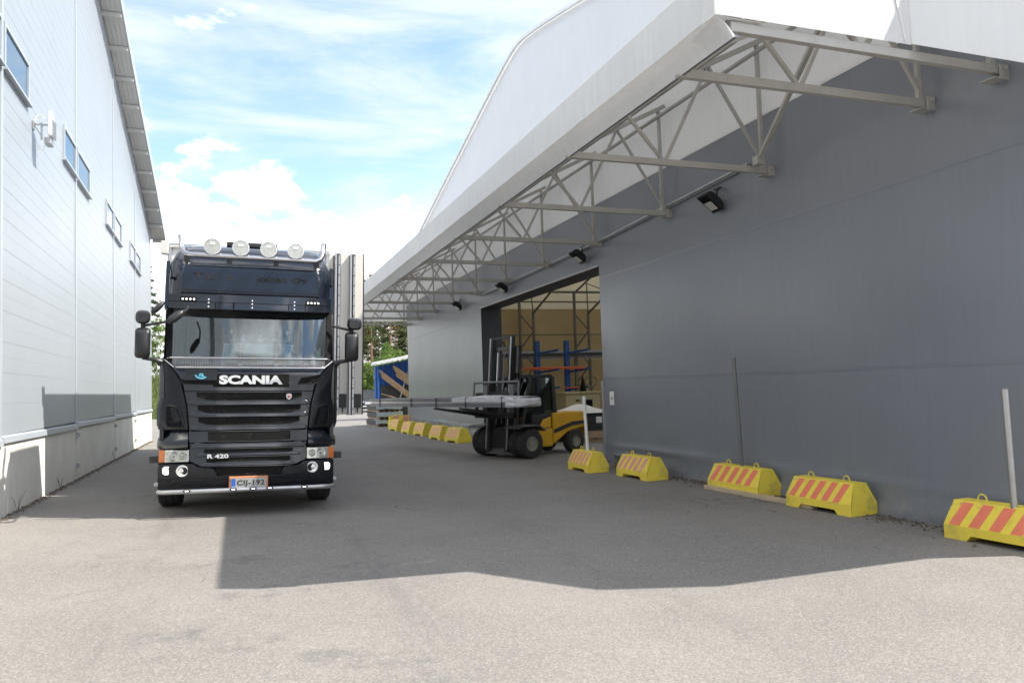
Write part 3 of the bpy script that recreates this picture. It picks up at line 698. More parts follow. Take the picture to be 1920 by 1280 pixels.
# visor
vx = L_(-1.04, 1.04, 25)
vis = panel(vx, lambda x: 2.735, lambda x: 2.922, off=-.16, th=.22, bow=.17).build('sun_visor', 'truck_paint', truck, smooth=40)
panel(L_(-1.035, 1.035, 25), 2.822, 2.828, off=-.166, th=.02, bow=.17).build('visor_ridge', 'black', vis)
for a, b in ((-.47, -.46), (-.245, -.235), (.47, .48), (.69, .70), (-.235, -.225)):
    panel([a, b], 2.742, 2.822, off=-.163, th=.01, bow=.17).build('visor_joint', 'black', vis)
for x in (-.55, .0, .55):
    for z in (2.765, 2.815, 2.86):
        p = tv(x, z, yf(x, z, -.165, .17)); MB().ball(p, .012, .008, .012, 8, 6).build('rivet', 'silver', vis, smooth=60)
for sgn in (-1, 1):
    xa, xb = sorted((sgn*.70, sgn*.90))
    h = panel([xa, xb], 2.83, 2.885, off=-.168, th=.02, bow=.17).build('marker_lamp', 'black', vis)
    for k in range(4):
        x = xa+.032+k*.046; p = tv(x, 2.858, yf(x, 2.858, -.172, .17)); MB().ball(p, .012, .006, .012, 8, 6).build('diode', 'lamp_lit', h)
# windscreen, pillars, header, gasket
panel(L_(-1.0, 1.0, 21), 2.0, 2.752, off=.02, th=.006, nz=8, bow=.16).build('windscreen', 'windscreen', truck, smooth=60)
panel(L_(-1.0, 1.0, 21), 2.70, 2.76, off=.045, th=.02, bow=.16).build('screen_header', 'black', truck)
panel(L_(-.98, .98, 21), 2.655, 2.70, off=.09, th=.03, bow=.16).build('roller_blind', 'dark_plastic', truck)
for sgn in (-1, 1):
    xs_ = sorted((sgn*.985, sgn*1.055))
    panel(xs_, 2.0, 2.76, off=.01, th=.12, nz=6, bow=.16).build('pillar', 'black', truck)
# interior: dash, seats, rear
MB().loft([[(-1.05, .34, 1.3), (1.05, .34, 1.3), (1.05, .34, 1.98), (-1.05, .34, 1.98)], [(-1.05, .62, 1.3), (1.05, .62, 1.3), (1.05, .62, 2.0), (-1.05, .62, 2.0)], [(-1.05, .95, 1.3), (1.05, .95, 1.3), (1.05, .95, 1.92), (-1.05, .95, 1.92)]]).build('dashboard', 'dark_plastic', truck)
for x in (-.55, .58):
    mb = MB(); mb.box(x-.24, x+.24, 1.45, 1.62, 1.7, 2.42); mb.box(x-.13, x+.13, 1.46, 1.58, 2.44, 2.62); mb.build('seat', 'cloth_dark', truck, bevel=.05)
mb = MB(); mb.tube([(.58+.22*cos(a), 1.0+.08*sin(a), 2.02+.2*sin(a)) for a in np.linspace(0, 2*pi, 20)], .016, 8); mb.build('steering_wheel', 'black', truck, smooth=60)
mb = MB(); mb.box(.93, .95, 1.35, 1.36, 1.9, 2.7); mb.build('seat_belt', 'pennant_red', truck)
mb = MB(); mb.box(-1.05, 1.05, 2.12, 2.18, 1.15, 3.3); mb.build('bunk_curtain', 'cloth_dark', truck)
# stone guard: two rails, end brackets, wire mesh
sgd = MB()
sgd.tube([tv(x, 2.085, -.07+.12*(abs(x))**3) for x in L_(-1.0, 1.0, 17)], .013, 8)
sgd.tube([tv(x, 1.958, -.07+.12*(abs(x))**3) for x in L_(-.93, .965, 17)], .013, 8)
for sgn in (-1, 1): sgd.tube([tv(sgn*1.0, 2.085, .05), tv(sgn*1.07, 2.06, .12), tv(sgn*.95, 1.958, .03)], .01, 6)
guard = sgd.build('stone_guard', 'chrome', truck, smooth=60)
mb = MB()
for z in np.linspace(1.975, 2.068, 6):
    mb.tube([tv(x, z, -.068+.12*abs(x)**3) for x in L_(-.95, .97, 13)], .0032, 4)
for x in np.linspace(-.955, .97, 96):
    mb.tube([tv(x, 1.96, -.07+.12*abs(x)**3), tv(x, 2.083, -.07+.12*abs(x)**3)], .0028, 4)
mb.build('wire_mesh', 'alu', guard)
# front panel with the name, small plate on its left, side intakes
BZ = [1.12, 1.15, 1.46, 1.73, 1.88, 2.0]; BX = [.755, .76, .79, .852, .922, 1.035]
def bx(z): return ip(z, BZ, BX)
def fpanel(zb, zt, off, th, name, m, parent, nz=5, inset=0., smooth=40, bow=.15, bevel=0):
    fr = []; nx = 17
    mbv = []; mb = MB()
    for k in range(nz+1):
        z = zb+(zt-zb)*k/nz; w = bx(z)-inset
        for i in range(nx):
            x = -w+2*w*i/(nx-1); mbv.append(tv(x, z, yf(x, z, off, bow)))
    N = len(mbv); mb.v = mbv+[(p[0], p[1]+th, p[2]) for p in mbv]
    for k in range(nz):
        for i in range(nx-1):
            a = k*nx+i; mb.f += [(a, a+1, a+nx+1, a+nx), (N+a, N+a+nx, N+a+nx+1, N+a+1)]
    for i in range(nx-1): mb.f += [(i, N+i, N+i+1, i+1), (nz*nx+i, nz*nx+i+1, N+nz*nx+i+1, N+nz*nx+i)]
    for k in range(nz): a = k*nx; mb.f += [(a, a+nx, N+a+nx, N+a), (a+nx-1, N+a+nx-1, N+a+2*nx-1, a+2*nx-1)]
    return mb.build(name, m, parent, smooth=smooth, bevel=bevel)
fp = fpanel(1.645, 1.985, .0, .06, 'front_panel', 'truck_paint', truck, inset=.012, bevel=.008)
panel(L_(-.47, .50, 9), lambda x: 1.70, lambda x: 1.875-.0*abs(x), off=-.006, th=.01, nz=2).build('name_panel', 'grille_mesh', fp)
shift(text('SCANIA', .812, .122, .055, .012), tv(.008, 1.798, .052)).build('letters', 'silver', fp)
pl = panel(L_(-.82, -.425, 5), 1.79, 1.925, off=-.035, th=.02).build('club_plate', 'plate_dark', fp, bevel=.004)
# blue badge: two stacked blocks of strokes over a ribbon
by = yf(-.62, 1.86, -.042)
mb = MB()
for (x0, x1, z0, z1) in ((-.655, -.640, 1.872, 1.905), (-.640, -.628, 1.893, 1.905), (-.628, -.613, 1.872, 1.905), (-.606, -.590, 1.872, 1.905), (-.590, -.578, 1.893, 1.905), (-.668, -.654, 1.835, 1.868), (-.654, -.62, 1.858, 1.868), (-.654, -.62, 1.835, 1.844), (-.612, -.568, 1.835, 1.868)):
    mb.v += []; f_ = lambda x, z: tv(-.617+(x+.617)*.62, 1.858+(z-1.87)*.62, by); a = f_(x0, z0); b = f_(x1, z1); mb.box(a[0], b[0], by-.004, by, a[2], b[2])
for k in range(7):
    a = pi+(.35+k*.36)*.9+.05; x, z = -.617+.072*cos(a), 1.868+.052*sin(a); p = tv(x, z, by); mb.obox((p[0], p[1]-.002, p[2]), (-sin(a), 0, cos(a)), .012, (cos(a), 0, sin(a)), .008, (0, 1, 0), .002)
mb.build('badge', 'cyan_print', pl)
for sgn in (-1, 1):
    pts = [(.62, 1.745), (.665, 1.83), (.93, 1.875), (.865, 1.755)] if sgn > 0 else [(-.845, 1.745), (-.885, 1.80), (-.46, 1.788), (-.46, 1.735)]
    mb = MB(); mb.loft([[tv(x, z, yf(x, z, -.012)) for x, z in pts], [tv(x, z, yf(x, z, .03)) for x, z in pts]]).build('corner_intake', 'grille_mesh', fp)
    mb = MB(); q = pts+[pts[0]]; mb.tube([tv(x, z, yf(x, z, -.014)) for x, z in q], .008, 6).build('intake_rim', 'truck_matt', fp)
# upper grille: backing, three mesh bands, three ridges
ug = fpanel(1.137, 1.640, .035, .05, 'upper_grille', 'truck_paint', truck, inset=.012)
for (z0, z1, w) in ((1.525, 1.632, .67), (1.355, 1.462, .655), (1.197, 1.300, .64)):
    panel(L_(-w, w), lin([-w, -w+.14, w-.14, w], [z0+.045, z0, z0, z0+.045]), z1, off=.012, th=.03, nz=2).build('mesh_band', 'grille_mesh', ug)
for zc, w in ((1.492, .78), (1.334, .76), (1.160, .745)):
    xs_ = L_(-w, w, 21)
    zb = lin([-w, -w+.13, w-.13, w], [zc-.02, zc-.035, zc-.035, zc-.02]); zt = lin([-w, -w+.06, -w+.26, w-.26, w-.06, w], [zc+.015, zc+.05, zc+.022, zc+.022, zc+.05, zc+.015])
    panel(xs_, zb, zt, off=-.018, th=.06, nz=2).build('grille_ridge', 'truck_paint', ug, smooth=30, bevel=.012)
p = tv(.499, 1.575, yf(.5, 1.575, -.02))
mb = MB(); mb.loft([[(p[0]+a*.038, p[1]+d, p[2]+b*.042) for a, b in ((-.9, .75), (-.3, .95), (.3, .95), (.9, .75), (1, -.1), (.55, -.75), (0, -1.05), (-.55, -.75), (-1, -.1))] for d in (0, -.012)]).build('emblem', 'galv', ug)
MB().ball((p[0], p[1]-.012, p[2]), .017, .006, .02, 10, 6).build('emblem_centre', 'crest_red', ug)
# lower front: step panel, lower grille
lp = panel(L_(-.752, .752), .972, 1.128, off=.005, th=.06).build('lower_panel', 'truck_paint', truck, bevel=.008)
panel(L_(-.52, .525, 9), lin([-.52, -.49, .49, .525], [1.0, .985, .985, 1.0]), 1.112, off=-.003, th=.01).build('mesh_band', 'grille_mesh', lp)
wl = lin([.64, .75, .96], [.60, .69, .745])
lg = panel(L_(-.735, .735, 21), lin([-.735, -.66, -.58, .56, .64, .735], [.74, .70, .655, .645, .69, .73]), .962, off=.025, th=.06).build('lower_grille', 'truck_paint', truck)
for (z0, z1, w) in ((.835, .885, .56), (.715, .775, .53)):
    panel(L_(-w, w), z0, z1, off=.012, th=.03, nz=2).build('mesh_band', 'grille_mesh', lg)
for zc, w, h in ((.925, .735, .03), (.808, .66, .02), (.680, .60, .022)):
    panel(L_(-w, w, 21), zc-h, lin([-w, -w+.05, -w+.22, w-.22, w-.05, w], [zc+.0, zc+h*1.9, zc+h, zc+h, zc+h*1.9, zc]), off=-.012, th=.05, nz=2).build('grille_ridge', 'truck_paint', lg, smooth=30, bevel=.01)
panel(L_(-.535, -.245, 5), .758, .828, off=-.016, th=.01).build('badge_bar', 'truck_matt', lg)
shift(text('R 420', .262, .055, .03, .008), tv(-.39, .792, yf(-.39, .79, -.02))).build('letters', 'silver', lg)
# cowls at the corners, with air inlets
for sgn in (-1, 1):
    mb = MB(); loops = []
    for z in np.linspace(1.15, 2.03, 14):
        w0 = bx(z)+.006; w1 = ip(z, [1.15, 1.22, 1.46, 1.55, 1.75, 2.03], [1.115, 1.14, 1.145, 1.125, 1.125, 1.125])
        bul = ip(z, [1.15, 1.2, 1.46, 1.56, 2.0], [.0, .035, .035, .0, .0])
        pts = []
        for t in np.linspace(0, 1, 8):
            x = w0+(w1-w0)*sin(t*pi/2); y_ = yf(x, z, -.012-bul*sin(t*pi/2)) + .26*(1-cos(t*pi/2))
            p = tv(sgn*x, z, y_); pts.append(p)
        pts.append((sgn*(w1+.015), .75, z)); pts.append((sgn*(w1-.06), .75, z)); pts.append((sgn*(w0+.01), .3, z))
        loops.append(pts)
    cw = mb.loft(loops).build('cowl', 'truck_matt', truck, smooth=50)
    ol = [(1.015, 1.46), (1.03, 1.40), (1.03, 1.24), (1.015, 1.19), (.95, 1.178), (.83, 1.175), (.825, 1.24), (.88, 1.42), (.94, 1.455)]
    def cy(x, z):
        w0 = bx(z)+.006; w1 = 1.14; f = min(1, max(0, (x-w0)/(w1-w0))); t = math.asin(f); return yf(x, z, -.012-.035*f)+.26*(1-cos(t))
    fr_ = [tv(sgn*x, z, cy(x, z)-.006) for x, z in ol]; bk_ = [tv(sgn*x, z, cy(x, z)+.05) for x, z in ol]
    MB().loft([fr_, bk_]).build('air_inlet', 'black', cw)
    MB().tube(fr_+[fr_[0]], .012, 6).build('inlet_rim', 'truck_matt', cw, smooth=50)
    for z in (1.25, 1.32, 1.39):
        MB().tube([tv(sgn*.93, z, cy(.93, z)-.010), tv(sgn*1.02, z, cy(1.02, z)-.010)], .006, 5).build('inlet_vane', 'truck_matt', cw)
    # wing corner between cowl and headlamp
    mb = MB(); loops = []
    for z, d, wx in ((.905, -.01, 1.125), (.965, -.03, 1.13), (1.03, .0, 1.12), (1.075, .035, 1.09), (1.145, .05, 1.06)):
        pts = []
        for t in np.linspace(0, 1, 8):
            x = .762+(wx-.762)*sin(t*pi/2); pts.append(tv(sgn*x, z, yf(x, z, d)+.28*(1-cos(t*pi/2))))
        pts += [(sgn*(wx-.0), .8, z), (sgn*.75, .35, z)]; loops.append(pts)
    mb.loft(loops).build('wing_corner', 'truck_paint', truck, smooth=60)
    # headlamp
    xs_ = [.745, .80, .88, .96, 1.035]
    hl = panel([sgn*x for x in (xs_ if sgn > 0 else reversed(xs_))], .725, .885, off=.02, th=.10, bow=.2).build('headlamp', 'reflector', truck, bevel=.01)
    for x, r in ((.815, .05), (.935, .066)):
        p = tv(sgn*x, .805, yf(x, .805, .012, .2))
        MB().lathe([(r, 0), (r*.86, -.012), (r*.5, .004), (r*.16, -.006), (.001, -.012)], p, 'y', 16).build('reflector_bowl', 'lamp_glass', hl, smooth=50)
    panel([sgn*x for x in (xs_ if sgn > 0 else reversed(xs_))], .728, .882, off=-.006, th=.004, bow=.2).build('lens', 'clear_glass', hl)
    xs2 = [1.035, 1.07, 1.105]
    panel([sgn*x for x in (xs2 if sgn > 0 else reversed(xs2))], .728, .885, off=-.004, th=.12, bow=.24).build('turn_signal', 'amber', truck, bevel=.008)
    MB().box(*sorted((sgn*1.10, sgn*1.25)), .35, .47, .70, .79).build('side_marker', 'dark_plastic', truck, bevel=.01)
# bumper with dipped centre
zt = lin([-1.12, -.70, -.64, -.44, -.40, .41, .45, .64, .70, 1.12], [.705, .70, .655, .632, .535, .535, .63, .65, .70, .705])
bxs = sorted(set(L_(-1.105, 1.105, 37)+[-.70, -.64, -.44, -.40, .41, .45, .64, .70]))
bp_ = panel(bxs, lambda x: .365+.02*(abs(x)/1.1)**4, zt, off=-.02, th=.22, nz=6, bow=.20).build('bumper', 'truck_matt', truck, smooth=35)
panel(L_(-.42, .43, 9), lin([-.42, -.39, .4, .43], [.56, .54, .54, .56]), .640, off=.02, th=.03).build('mesh_band', 'grille_mesh', bp_)
panel(L_(-.95, -.52, 7), .488, .496, off=-.026, th=.01, bow=.20).build('bumper_crease', 'truck_paint', bp_)
panel(L_(.52, .95, 7), .488, .496, off=-.026, th=.01, bow=.20).build('bumper_crease', 'truck_paint', bp_)
for sgn in (-1, 1):
    p = tv(sgn*1.003, .622, yf(1.0, .62, -.034, .2))
    MB().loft([[(p[0]+a*.055, p[1]+d+.02*abs(a), p[2]+b*.05) for a, b in ((-1, .55), (-.55, 1), (.55, 1), (1, .55), (1, -.55), (.55, -1), (-.55, -1), (-1, -.55))] for d in (.03, -.004)]).build('daytime_lamp', 'lamp_lit', bp_)
    p = tv(sgn*.821, .613, yf(.82, .61, -.03, .2))
    fg = MB().lathe([(.075, .03), (.075, -.006), (.066, -.008), (.06, 0), (.04, .012), (.014, .006), (.001, 0)], p, 'y', 20).build('fog_lamp', 'lamp_glass', bp_, smooth=40)
    MB().box(*sorted((sgn*1.10, sgn*1.125)), .2, .32, .66, .685).build('bumper_reflector', 'galv', bp_)
# number plate
pm = tv(0, .432, -.02)
npf = MB()
npf.box(-.247, .247, -.045, -.02, .338, .525); npo = npf.build('number_plate', 'orange_frame', bp_, bevel=.012)
MB().box(-.222, .222, -.051, -.044, .362, .500).build('plate_face', 'plate_face', npo)
MB().box(-.215, -.165, -.054, -.050, .366, .496).build('plate_band', 'plate_blue', npo)
shift(text('FIN', .035, .02, .02, .001), (-.19, -.055, .385)).build('letters', 'silver', npo)
shift(text('CIJ-192', .345, .088, .02, .002), (.028, -.053, .432)).build('letters', 'print_black', npo)
# lower light bar
mb = MB(); mb.tube([tv(-1.10, .352, .12)]+[tv(x, .345, -.05+.08*abs(x)**4) for x in L_(-1.06, 1.06, 21)]+[tv(1.10, .352, .12)], .030, 12)
lb = mb.build('lower_bar', 'alu', truck, smooth=60)
for x in (-.585, -.02*2-.0+.42-.50, .16, .46, .84):
    pass
for x in (-.76, -.13-.06, .06, .27, .72):
    p = tv(x, .352, -.083+.08*abs(x)**4); o_ = MB().ball(p, .048, .016, .020, 10, 6).build('bar_lamp', 'black', lb, smooth=60)
    MB().box(p[0]-.02, p[0]-.004, p[1]-.02, p[1]-.012, p[2]-.005, p[2]+.008).box(p[0]+.004, p[0]+.02, p[1]-.02, p[1]-.012, p[2]-.005, p[2]+.008).build('diode', 'lamp_lit', o_)
# roof bar with four lamps
pts = [(-.915, .30, 3.70), (-.905, .28, 3.62), (-.895, .22, 3.54), (-.865, .18, 3.475), (-.80, .16, 3.452)]
pts += [(x, .155, 3.452-.006*(x+.8)) for x in L_(-.7, .72, 8)]
pts += [(.82, .16, 3.44), (.885, .18, 3.462), (.915, .22, 3.53), (.925, .28, 3.61), (.935, .30, 3.69)]
rb = MB().tube([tv(a, c, b+.02) for a, b, c in pts], .036, 12).build('roof_bar', 'chrome', truck, smooth=60)
for x in (-.83, -.3, .3, .84): MB().beam(tv(x, 3.45, .18), tv(x, 3.36, .36), .07, .03).build('bar_bracket', 'alu', rb)
for x in (-.517, -.160, .199, .555):
    p = tv(x, 3.572-.003*x, .14)
    h = MB().lathe([(.02, .14), (.07, .11), (.105, .04), (.112, 0), (.112, -.02), (.100, -.022), (.098, -.012)], p, 'y', 24, False).build('spot_lamp', 'silver', rb, smooth=40)
    MB().lathe([(.098, -.010), (.085, .015), (.05, .04), (.02, .045), (.018, .02), (.001, .018)], p, 'y', 20).build('reflector_bowl', 'reflector', h, smooth=60)
    MB().lathe([(.099, -.014), (.001, -.024)], p, 'y', 20).build('lens', 'clear_glass', h, smooth=60)
    MB().box(p[0]-.035, p[0]+.035, p[1]-.028, p[1]-.022, p[2]+.02, p[2]+.055).build('maker_mark', 'paper', h)
    MB().beam((p[0], p[1]+.04, p[2]-.10), (p[0], p[1]+.04, p[2]-.15), .05, .03).build('lamp_foot', 'dark_plastic', h)
# mirrors
def mirror(sgn):
    bb = (-1.425, -1.24, 2.07, 2.465) if sgn < 0 else (1.24, 1.43, 2.06, 2.47)
    mb = MB(); loops = []
    for k, y_ in enumerate((.20, .25, .36, .42)):
        s_ = (.72, 1, 1, .95)[k]; cx_, cz = (bb[0]+bb[1])/2, (bb[2]+bb[3])/2; hw, hh = (bb[1]-bb[0])/2*s_, (bb[3]-bb[2])/2*s_
        r = .05*s_; lo = []
        for ax_, az_, a0 in ((1, 1, 0), (-1, 1, pi/2), (-1, -1, pi), (1, -1, 1.5*pi)):
            for q in range(4): a = a0+pi/2*q/3; lo.append(tv(cx_+ax_*(hw-r)+r*cos(a), cz+az_*(hh-r)+r*sin(a), y_))
        loops.append(lo)
    m1 = mb.loft(loops).build('mirror', 'dark_plastic', truck, smooth=50)
    bs = (-1.425, -1.25, 2.515, 2.69) if sgn < 0 else (1.27, 1.47, 2.50, 2.668)
    mb = MB(); cx_, cz = (bs[0]+bs[1])/2, (bs[2]+bs[3])/2; hw, hh = (bs[1]-bs[0])/2, (bs[3]-bs[2])/2
    loops = []
    for k, y_ in enumerate((.20, .25, .34, .40)):
        s_ = (.7, 1, 1, .92)[k]; lo = []; r = .06*s_
        for ax_, az_, a0 in ((1, 1, 0), (-1, 1, pi/2), (-1, -1, pi), (1, -1, 1.5*pi)):
            for q in range(4): a = a0+pi/2*q/3; lo.append(tv(cx_+ax_*(hw*s_-r)+r*cos(a), cz+az_*(hh*s_-r)+r*sin(a), y_))
        loops.append(lo)
    mb.loft(loops).build('wide_mirror', 'dark_plastic', m1, smooth=50)
    MB().tube([tv(sgn*1.06, 2.55, .35), tv(sgn*1.2, 2.52, .33), tv(sgn*1.33, 2.49, .31)], .018, 8).tube([tv(sgn*1.33, 2.45, .32), tv(sgn*1.335, 2.53, .31)], .03, 8).build('upper_arm', 'dark_plastic', m1, smooth=60)
    MB().tube([tv(sgn*1.06, 2.02, .38), tv(sgn*1.12, 2.02, .33), tv(sgn*1.18, 2.055, .3), tv(sgn*1.33, 2.075, .31)], [.05, .05, .03, .022], 8).build('lower_arm', 'dark_plastic', m1, smooth=60)
mirror(-1); mirror(1)
def paddle(a, b, y_, w, name):
    A = Vector(tv(*a, y_)); B = Vector(tv(*b, y_+.05)); d = B-A
    mb = MB(); loops = []
    for t, s_ in ((0, .3), (.08, .7), (.3, 1), (.7, .95), (.92, .6), (1, .2)):
        c = A+d*t; n_ = Vector((-d.z, 0, d.x)).normalized(); loops.append([c+n_*w*s_*cos(q)+Vector((0, 1, 0))*.05*s_*sin(q) for q in np.linspace(0, 2*pi, 10, False)])
    mb.loft(loops).build(name, 'dark_plastic', truck, smooth=60)
paddle((-1.045, 2.535), (-.845, 2.70), -.22, .055, 'front_mirror')
MB().tube([tv(-.86, 2.68, -.2), tv(-.80, 2.74, -.05), tv(-.80, 2.76, .1)], .014, 6).build('front_mirror_arm', 'dark_plastic', truck)
paddle((-1.235, 2.655), (-1.09, 2.81), .25, .04, 'kerb_mirror')
for x0, z0, z1 in ((-1.03, 3.18, 3.34), (1.075, 3.16, 3.30)):
    MB().tube([(x0, .36, z0), (x0-.02, .33, z1)], .006, 5).ball((x0, .37, z0), .03, .03, .02, 8, 6).build('aerial', 'black', truck)
# wheels, chassis, tanks, steps
def wheel(x, y_, r, w, parent):
    t_ = MB().lathe([(r*.55, -w/2), (r*.92, -w/2), (r*.985, -w/2+.03), (r, -w/2+.06), (r, -w*.17), (r*.975, -w*.15), (r, -w*.13), (r, w*.13), (r*.975, w*.15), (r, w*.17), (r, w/2-.06), (r*.985, w/2-.03), (r*.92, w/2), (r*.55, w/2)], (x, y_, r), 'x', 32, False).build('wheel', 'rubber', parent, smooth=40)
    MB().lathe([(r*.56, -w/2+.02), (r*.45, -w/2+.08), (r*.2, -w/2+.05), (.02, -w/2+.04), (.02, w/2-.04), (r*.2, w/2-.05), (r*.45, w/2-.08), (r*.56, w/2-.02)], (x, y_, r), 'x', 24).build('rim', 'alu', t_, smooth=40)
for x in (-1.04, 1.03): wheel(x, 1.40, .50, .31, truck)
for yy_ in (6.6, 10.8, 12.1):
    for x in (-1.02, 1.02): wheel(x, yy_, .50, .34, truck)
MB().box(-.45, .45, .6, 13.2, .62, .9).build('chassis', 'black', truck)
MB().box(-.95, .95, .35, 1.3, .55, .9).box(-.7, .7, .25, .45, .45, .9).build('underside', 'black', truck)
for sgn in (-1, 1):
    MB().box(*sorted((sgn*.8, sgn*1.12)), .75, .95, .45, 1.0).box(*sorted((sgn*.8, sgn*1.14)), 1.95, 2.2, .4, 1.1).build('cab_step', 'truck_matt', truck, bevel=.02)
    MB().lathe([(.3, 2.9), (.3, 5.4)], (sgn*.9, 0, .78), 'y', 20).build('fuel_tank', 'alu', truck, smooth=40)
    MB().box(*sorted((sgn*1.13, sgn*1.18)), .3, .42, .40, .435).build('corner_step', 'galv', truck)
# box body with folded side doors
cb = MB().box(-1.27, 1.27, 2.75, 13.4, 1.05, 4.05).build('cargo_box', 'white_paint', truck, bevel=.02)
for x in (-1.262, 1.262): MB().box(x-.03, x+.03, 2.72, 2.79, 1.0, 4.07).build('corner_post', 'alu', cb, bevel=.008)
MB().box(-1.30, 1.30, 2.71, 13.42, 4.02, 4.08).build('roof_rail', 'alu', cb)
MB().box(-1.39, -1.28, 2.62, 2.80, 3.88, 4.09).tube([(-1.3, 2.75, 4.02), (-1.05, 2.6, 4.0)], .02, 6).build('corner_lamp', 'panel_cream', cb, bevel=.01)
z0, z1 = 1.25, 4.08
for k, (x0, x1, y0) in enumerate(((1.265, 1.388, 2.95), (1.508, 1.662, 2.88), (1.755, 1.895, 2.82))):
    dp = MB().prism([(x0, y0, z0), (x1, y0+.02, z0), (x1+.02, y0+.09, z0), (x0, y0+.07, z0)], (0, 0, z1-z0)).build('folding_door', 'panel_cream', cb, bevel=.004)
    if k:
        MB().box(x0-.005, x0+.125, y0-.02, y0-.003, z0+.12, z0+.36).build('latch_plate', 'dark_plastic', dp); MB().tube([(x0+.06, y0-.03, z0+.12), (x0+.06, y0-.03, z0-.0+.04)], .01, 6).build('latch_rod', 'black', dp)
for k, xc in enumerate((1.447, 1.708)):
    hp = MB().box(xc-.044, xc-.008, 2.80, 3.1, z0-.01, z1+.0).box(xc+.008, xc+.044, 2.79, 3.08, z0-.01, z1).build('hinge_post', 'alu', cb, bevel=.004)
    MB().box(xc-.008, xc+.008, 2.84, 3.0, z0, z1).build('seal', 'rubber', hp)
    for j in range(16): zz = z0+.1+j*.18; MB().lathe([(.012, -.006), (.012, .0)], (xc+.026, 2.787, zz), 'y', 8).build('bolt', 'dark_plastic', hp)
MB().box(1.90, 1.917, 2.84, 3.0, z0-.0, z1+.02).build('door_edge', 'rubber', cb)

# things on the dashboard (each stands on it by itself), placed in the cab's own frame
TM = Matrix.Rotation(TL, 4, 'Y'); TM.translation = (.08, 11.1, 0)
def dash(name, label, cat, x, z, y=.50, group=None):
    o = thing(name, label, cat, TM @ Vector(tv(x, z, y)), group=group); o.rotation_euler = (0, TL, 0); return o
DB = 1.995
t_ = dash('cloth_board', 'pale grey-green cloth panel standing behind the truck windscreen', 'panel', .10, 2.0, .66); MB().box(-.44, .45, -.02, .02, .02, .30).build('board', 'cloth_pale', t_, bevel=.01)
for x, lab in ((-.26, 'gold crown ornament on the left end of the cloth panel in the windscreen'), (.46, 'gold crown ornament on the right end of the cloth panel in the windscreen')):
    t_ = dash('crown', lab, 'ornament', x, 2.31, .66, 'crowns on the panel behind the windscreen'); mb = MB(); mb.lathe([(.055, 0), (.06, .03), (.05, .035)], n=12)
    for q in range(5): a = q*2*pi/5; mb.tube([(.055*cos(a), .055*sin(a), .03), (.075*cos(a), .075*sin(a), .07), (.0, .0, .105)], .009, 5)
    mb.build('band', 'gold', t_); MB().box(-.007, .007, -.005, .005, .10, .17).box(-.026, .026, -.005, .005, .128, .144).build('cross', 'gold', t_)
for x, lab in ((-.10, 'small pale crown beside the left red pennant in the windscreen'), (.11, 'small pale crown at the middle of the cloth panel in the windscreen'), (.30, 'small pale crown beside the right red pennant in the windscreen')):
    t_ = dash('crown', lab, 'ornament', x, 2.31, .66, 'crowns on the panel behind the windscreen'); MB().lathe([(.03, 0), (.045, .035), (.02, .06), (.002, .062)], n=10).box(-.005, .005, -.004, .004, .06, .105).box(-.016, .016, -.004, .004, .08, .09).build('crown', 'pennant_white', t_)
t_ = dash('stone', 'rounded brown stone on the cloth panel in the windscreen', 'stone', .19, 2.31, .66); MB().ball((0, 0, .03), .058, .035, .042).build('stone', 'stone_brown', t_, smooth=60)
def pennant(x, lab, m, m2, lean, group):
    t_ = dash('pennant', lab, 'pennant', x, 2.02, .55, group); mb = MB(); mb.prism([(-.035+lean, 0, .26), (.04+lean, 0, .265), (.03, 0, .0), (-.03, 0, .0)], (0, .006, 0)); f_ = mb.build('banner', m, t_)
    mb = MB()
    for q in range(5): zz = .05+q*.042; xx = lean*zz/.26; mb.box(xx-.012, xx+.012, -.004, -.001, zz, zz+.022)
    mb.build('lettering', m2, f_); MB().box(-.045+lean, .05+lean, -.004, .01, .262, .275).build('rod', 'pennant_white', t_); MB().prism([(-.035, 0, -.06), (.035, 0, -.06), (.028, 0, -.002), (-.028, 0, -.002)], (0, .006, 0)).build('fringe', 'pennant_white', t_)
pennant(-.35, 'white and blue pennant leaning at the left of the windscreen ornaments', 'pennant_white', 'toy_blue', .04, 'pennants in the windscreen')
pennant(-.13, 'red pennant with white letters, the left one in the windscreen', 'pennant_red', 'pennant_white', -.01, 'pennants in the windscreen')
pennant(.325, 'red pennant with white letters, the right one in the windscreen', 'pennant_red', 'pennant_white', .0, 'pennants in the windscreen')
pennant(.44, 'white and blue pennant leaning at the right of the windscreen ornaments', 'pennant_white', 'toy_blue', .07, 'pennants in the windscreen')
t_ = dash('rubber_duck', 'yellow toy duck on the dashboard behind the wire guard', 'toy', .03, 2.0, .42); MB().ball((0, 0, .035), .07, .06, .04).build('duck_body', 'toy_yellow', t_, smooth=60); MB().ball((.0, -.02, .10), .042, .04, .042).build('duck_head', 'toy_yellow', t_, smooth=60); MB().ball((.025, -.05, .092), .022, .03, .01).build('duck_bill', 'hivis', t_, smooth=60)
t_ = dash('neck_pillow', 'blue neck pillow lying at the left end of the dashboard', 'pillow', -.70, 2.0, .5); MB().tube([(.18*cos(a), .0, .09*sin(a)) for a in np.linspace(-.1, pi+.1, 14)], .026, 8).build('pillow', 'toy_blue', t_, smooth=60)
t_ = dash('neck_pillow', 'pink neck ring lying at the right end of the dashboard', 'pillow', .68, 2.04, .45); MB().tube([(.105*cos(a), .0, .06*sin(a)) for a in np.linspace(2.2, 2*pi+.4, 14)], .018, 8).ball((.10, -.01, .05), .035).build('ring', 'toy_pink', t_, smooth=60)
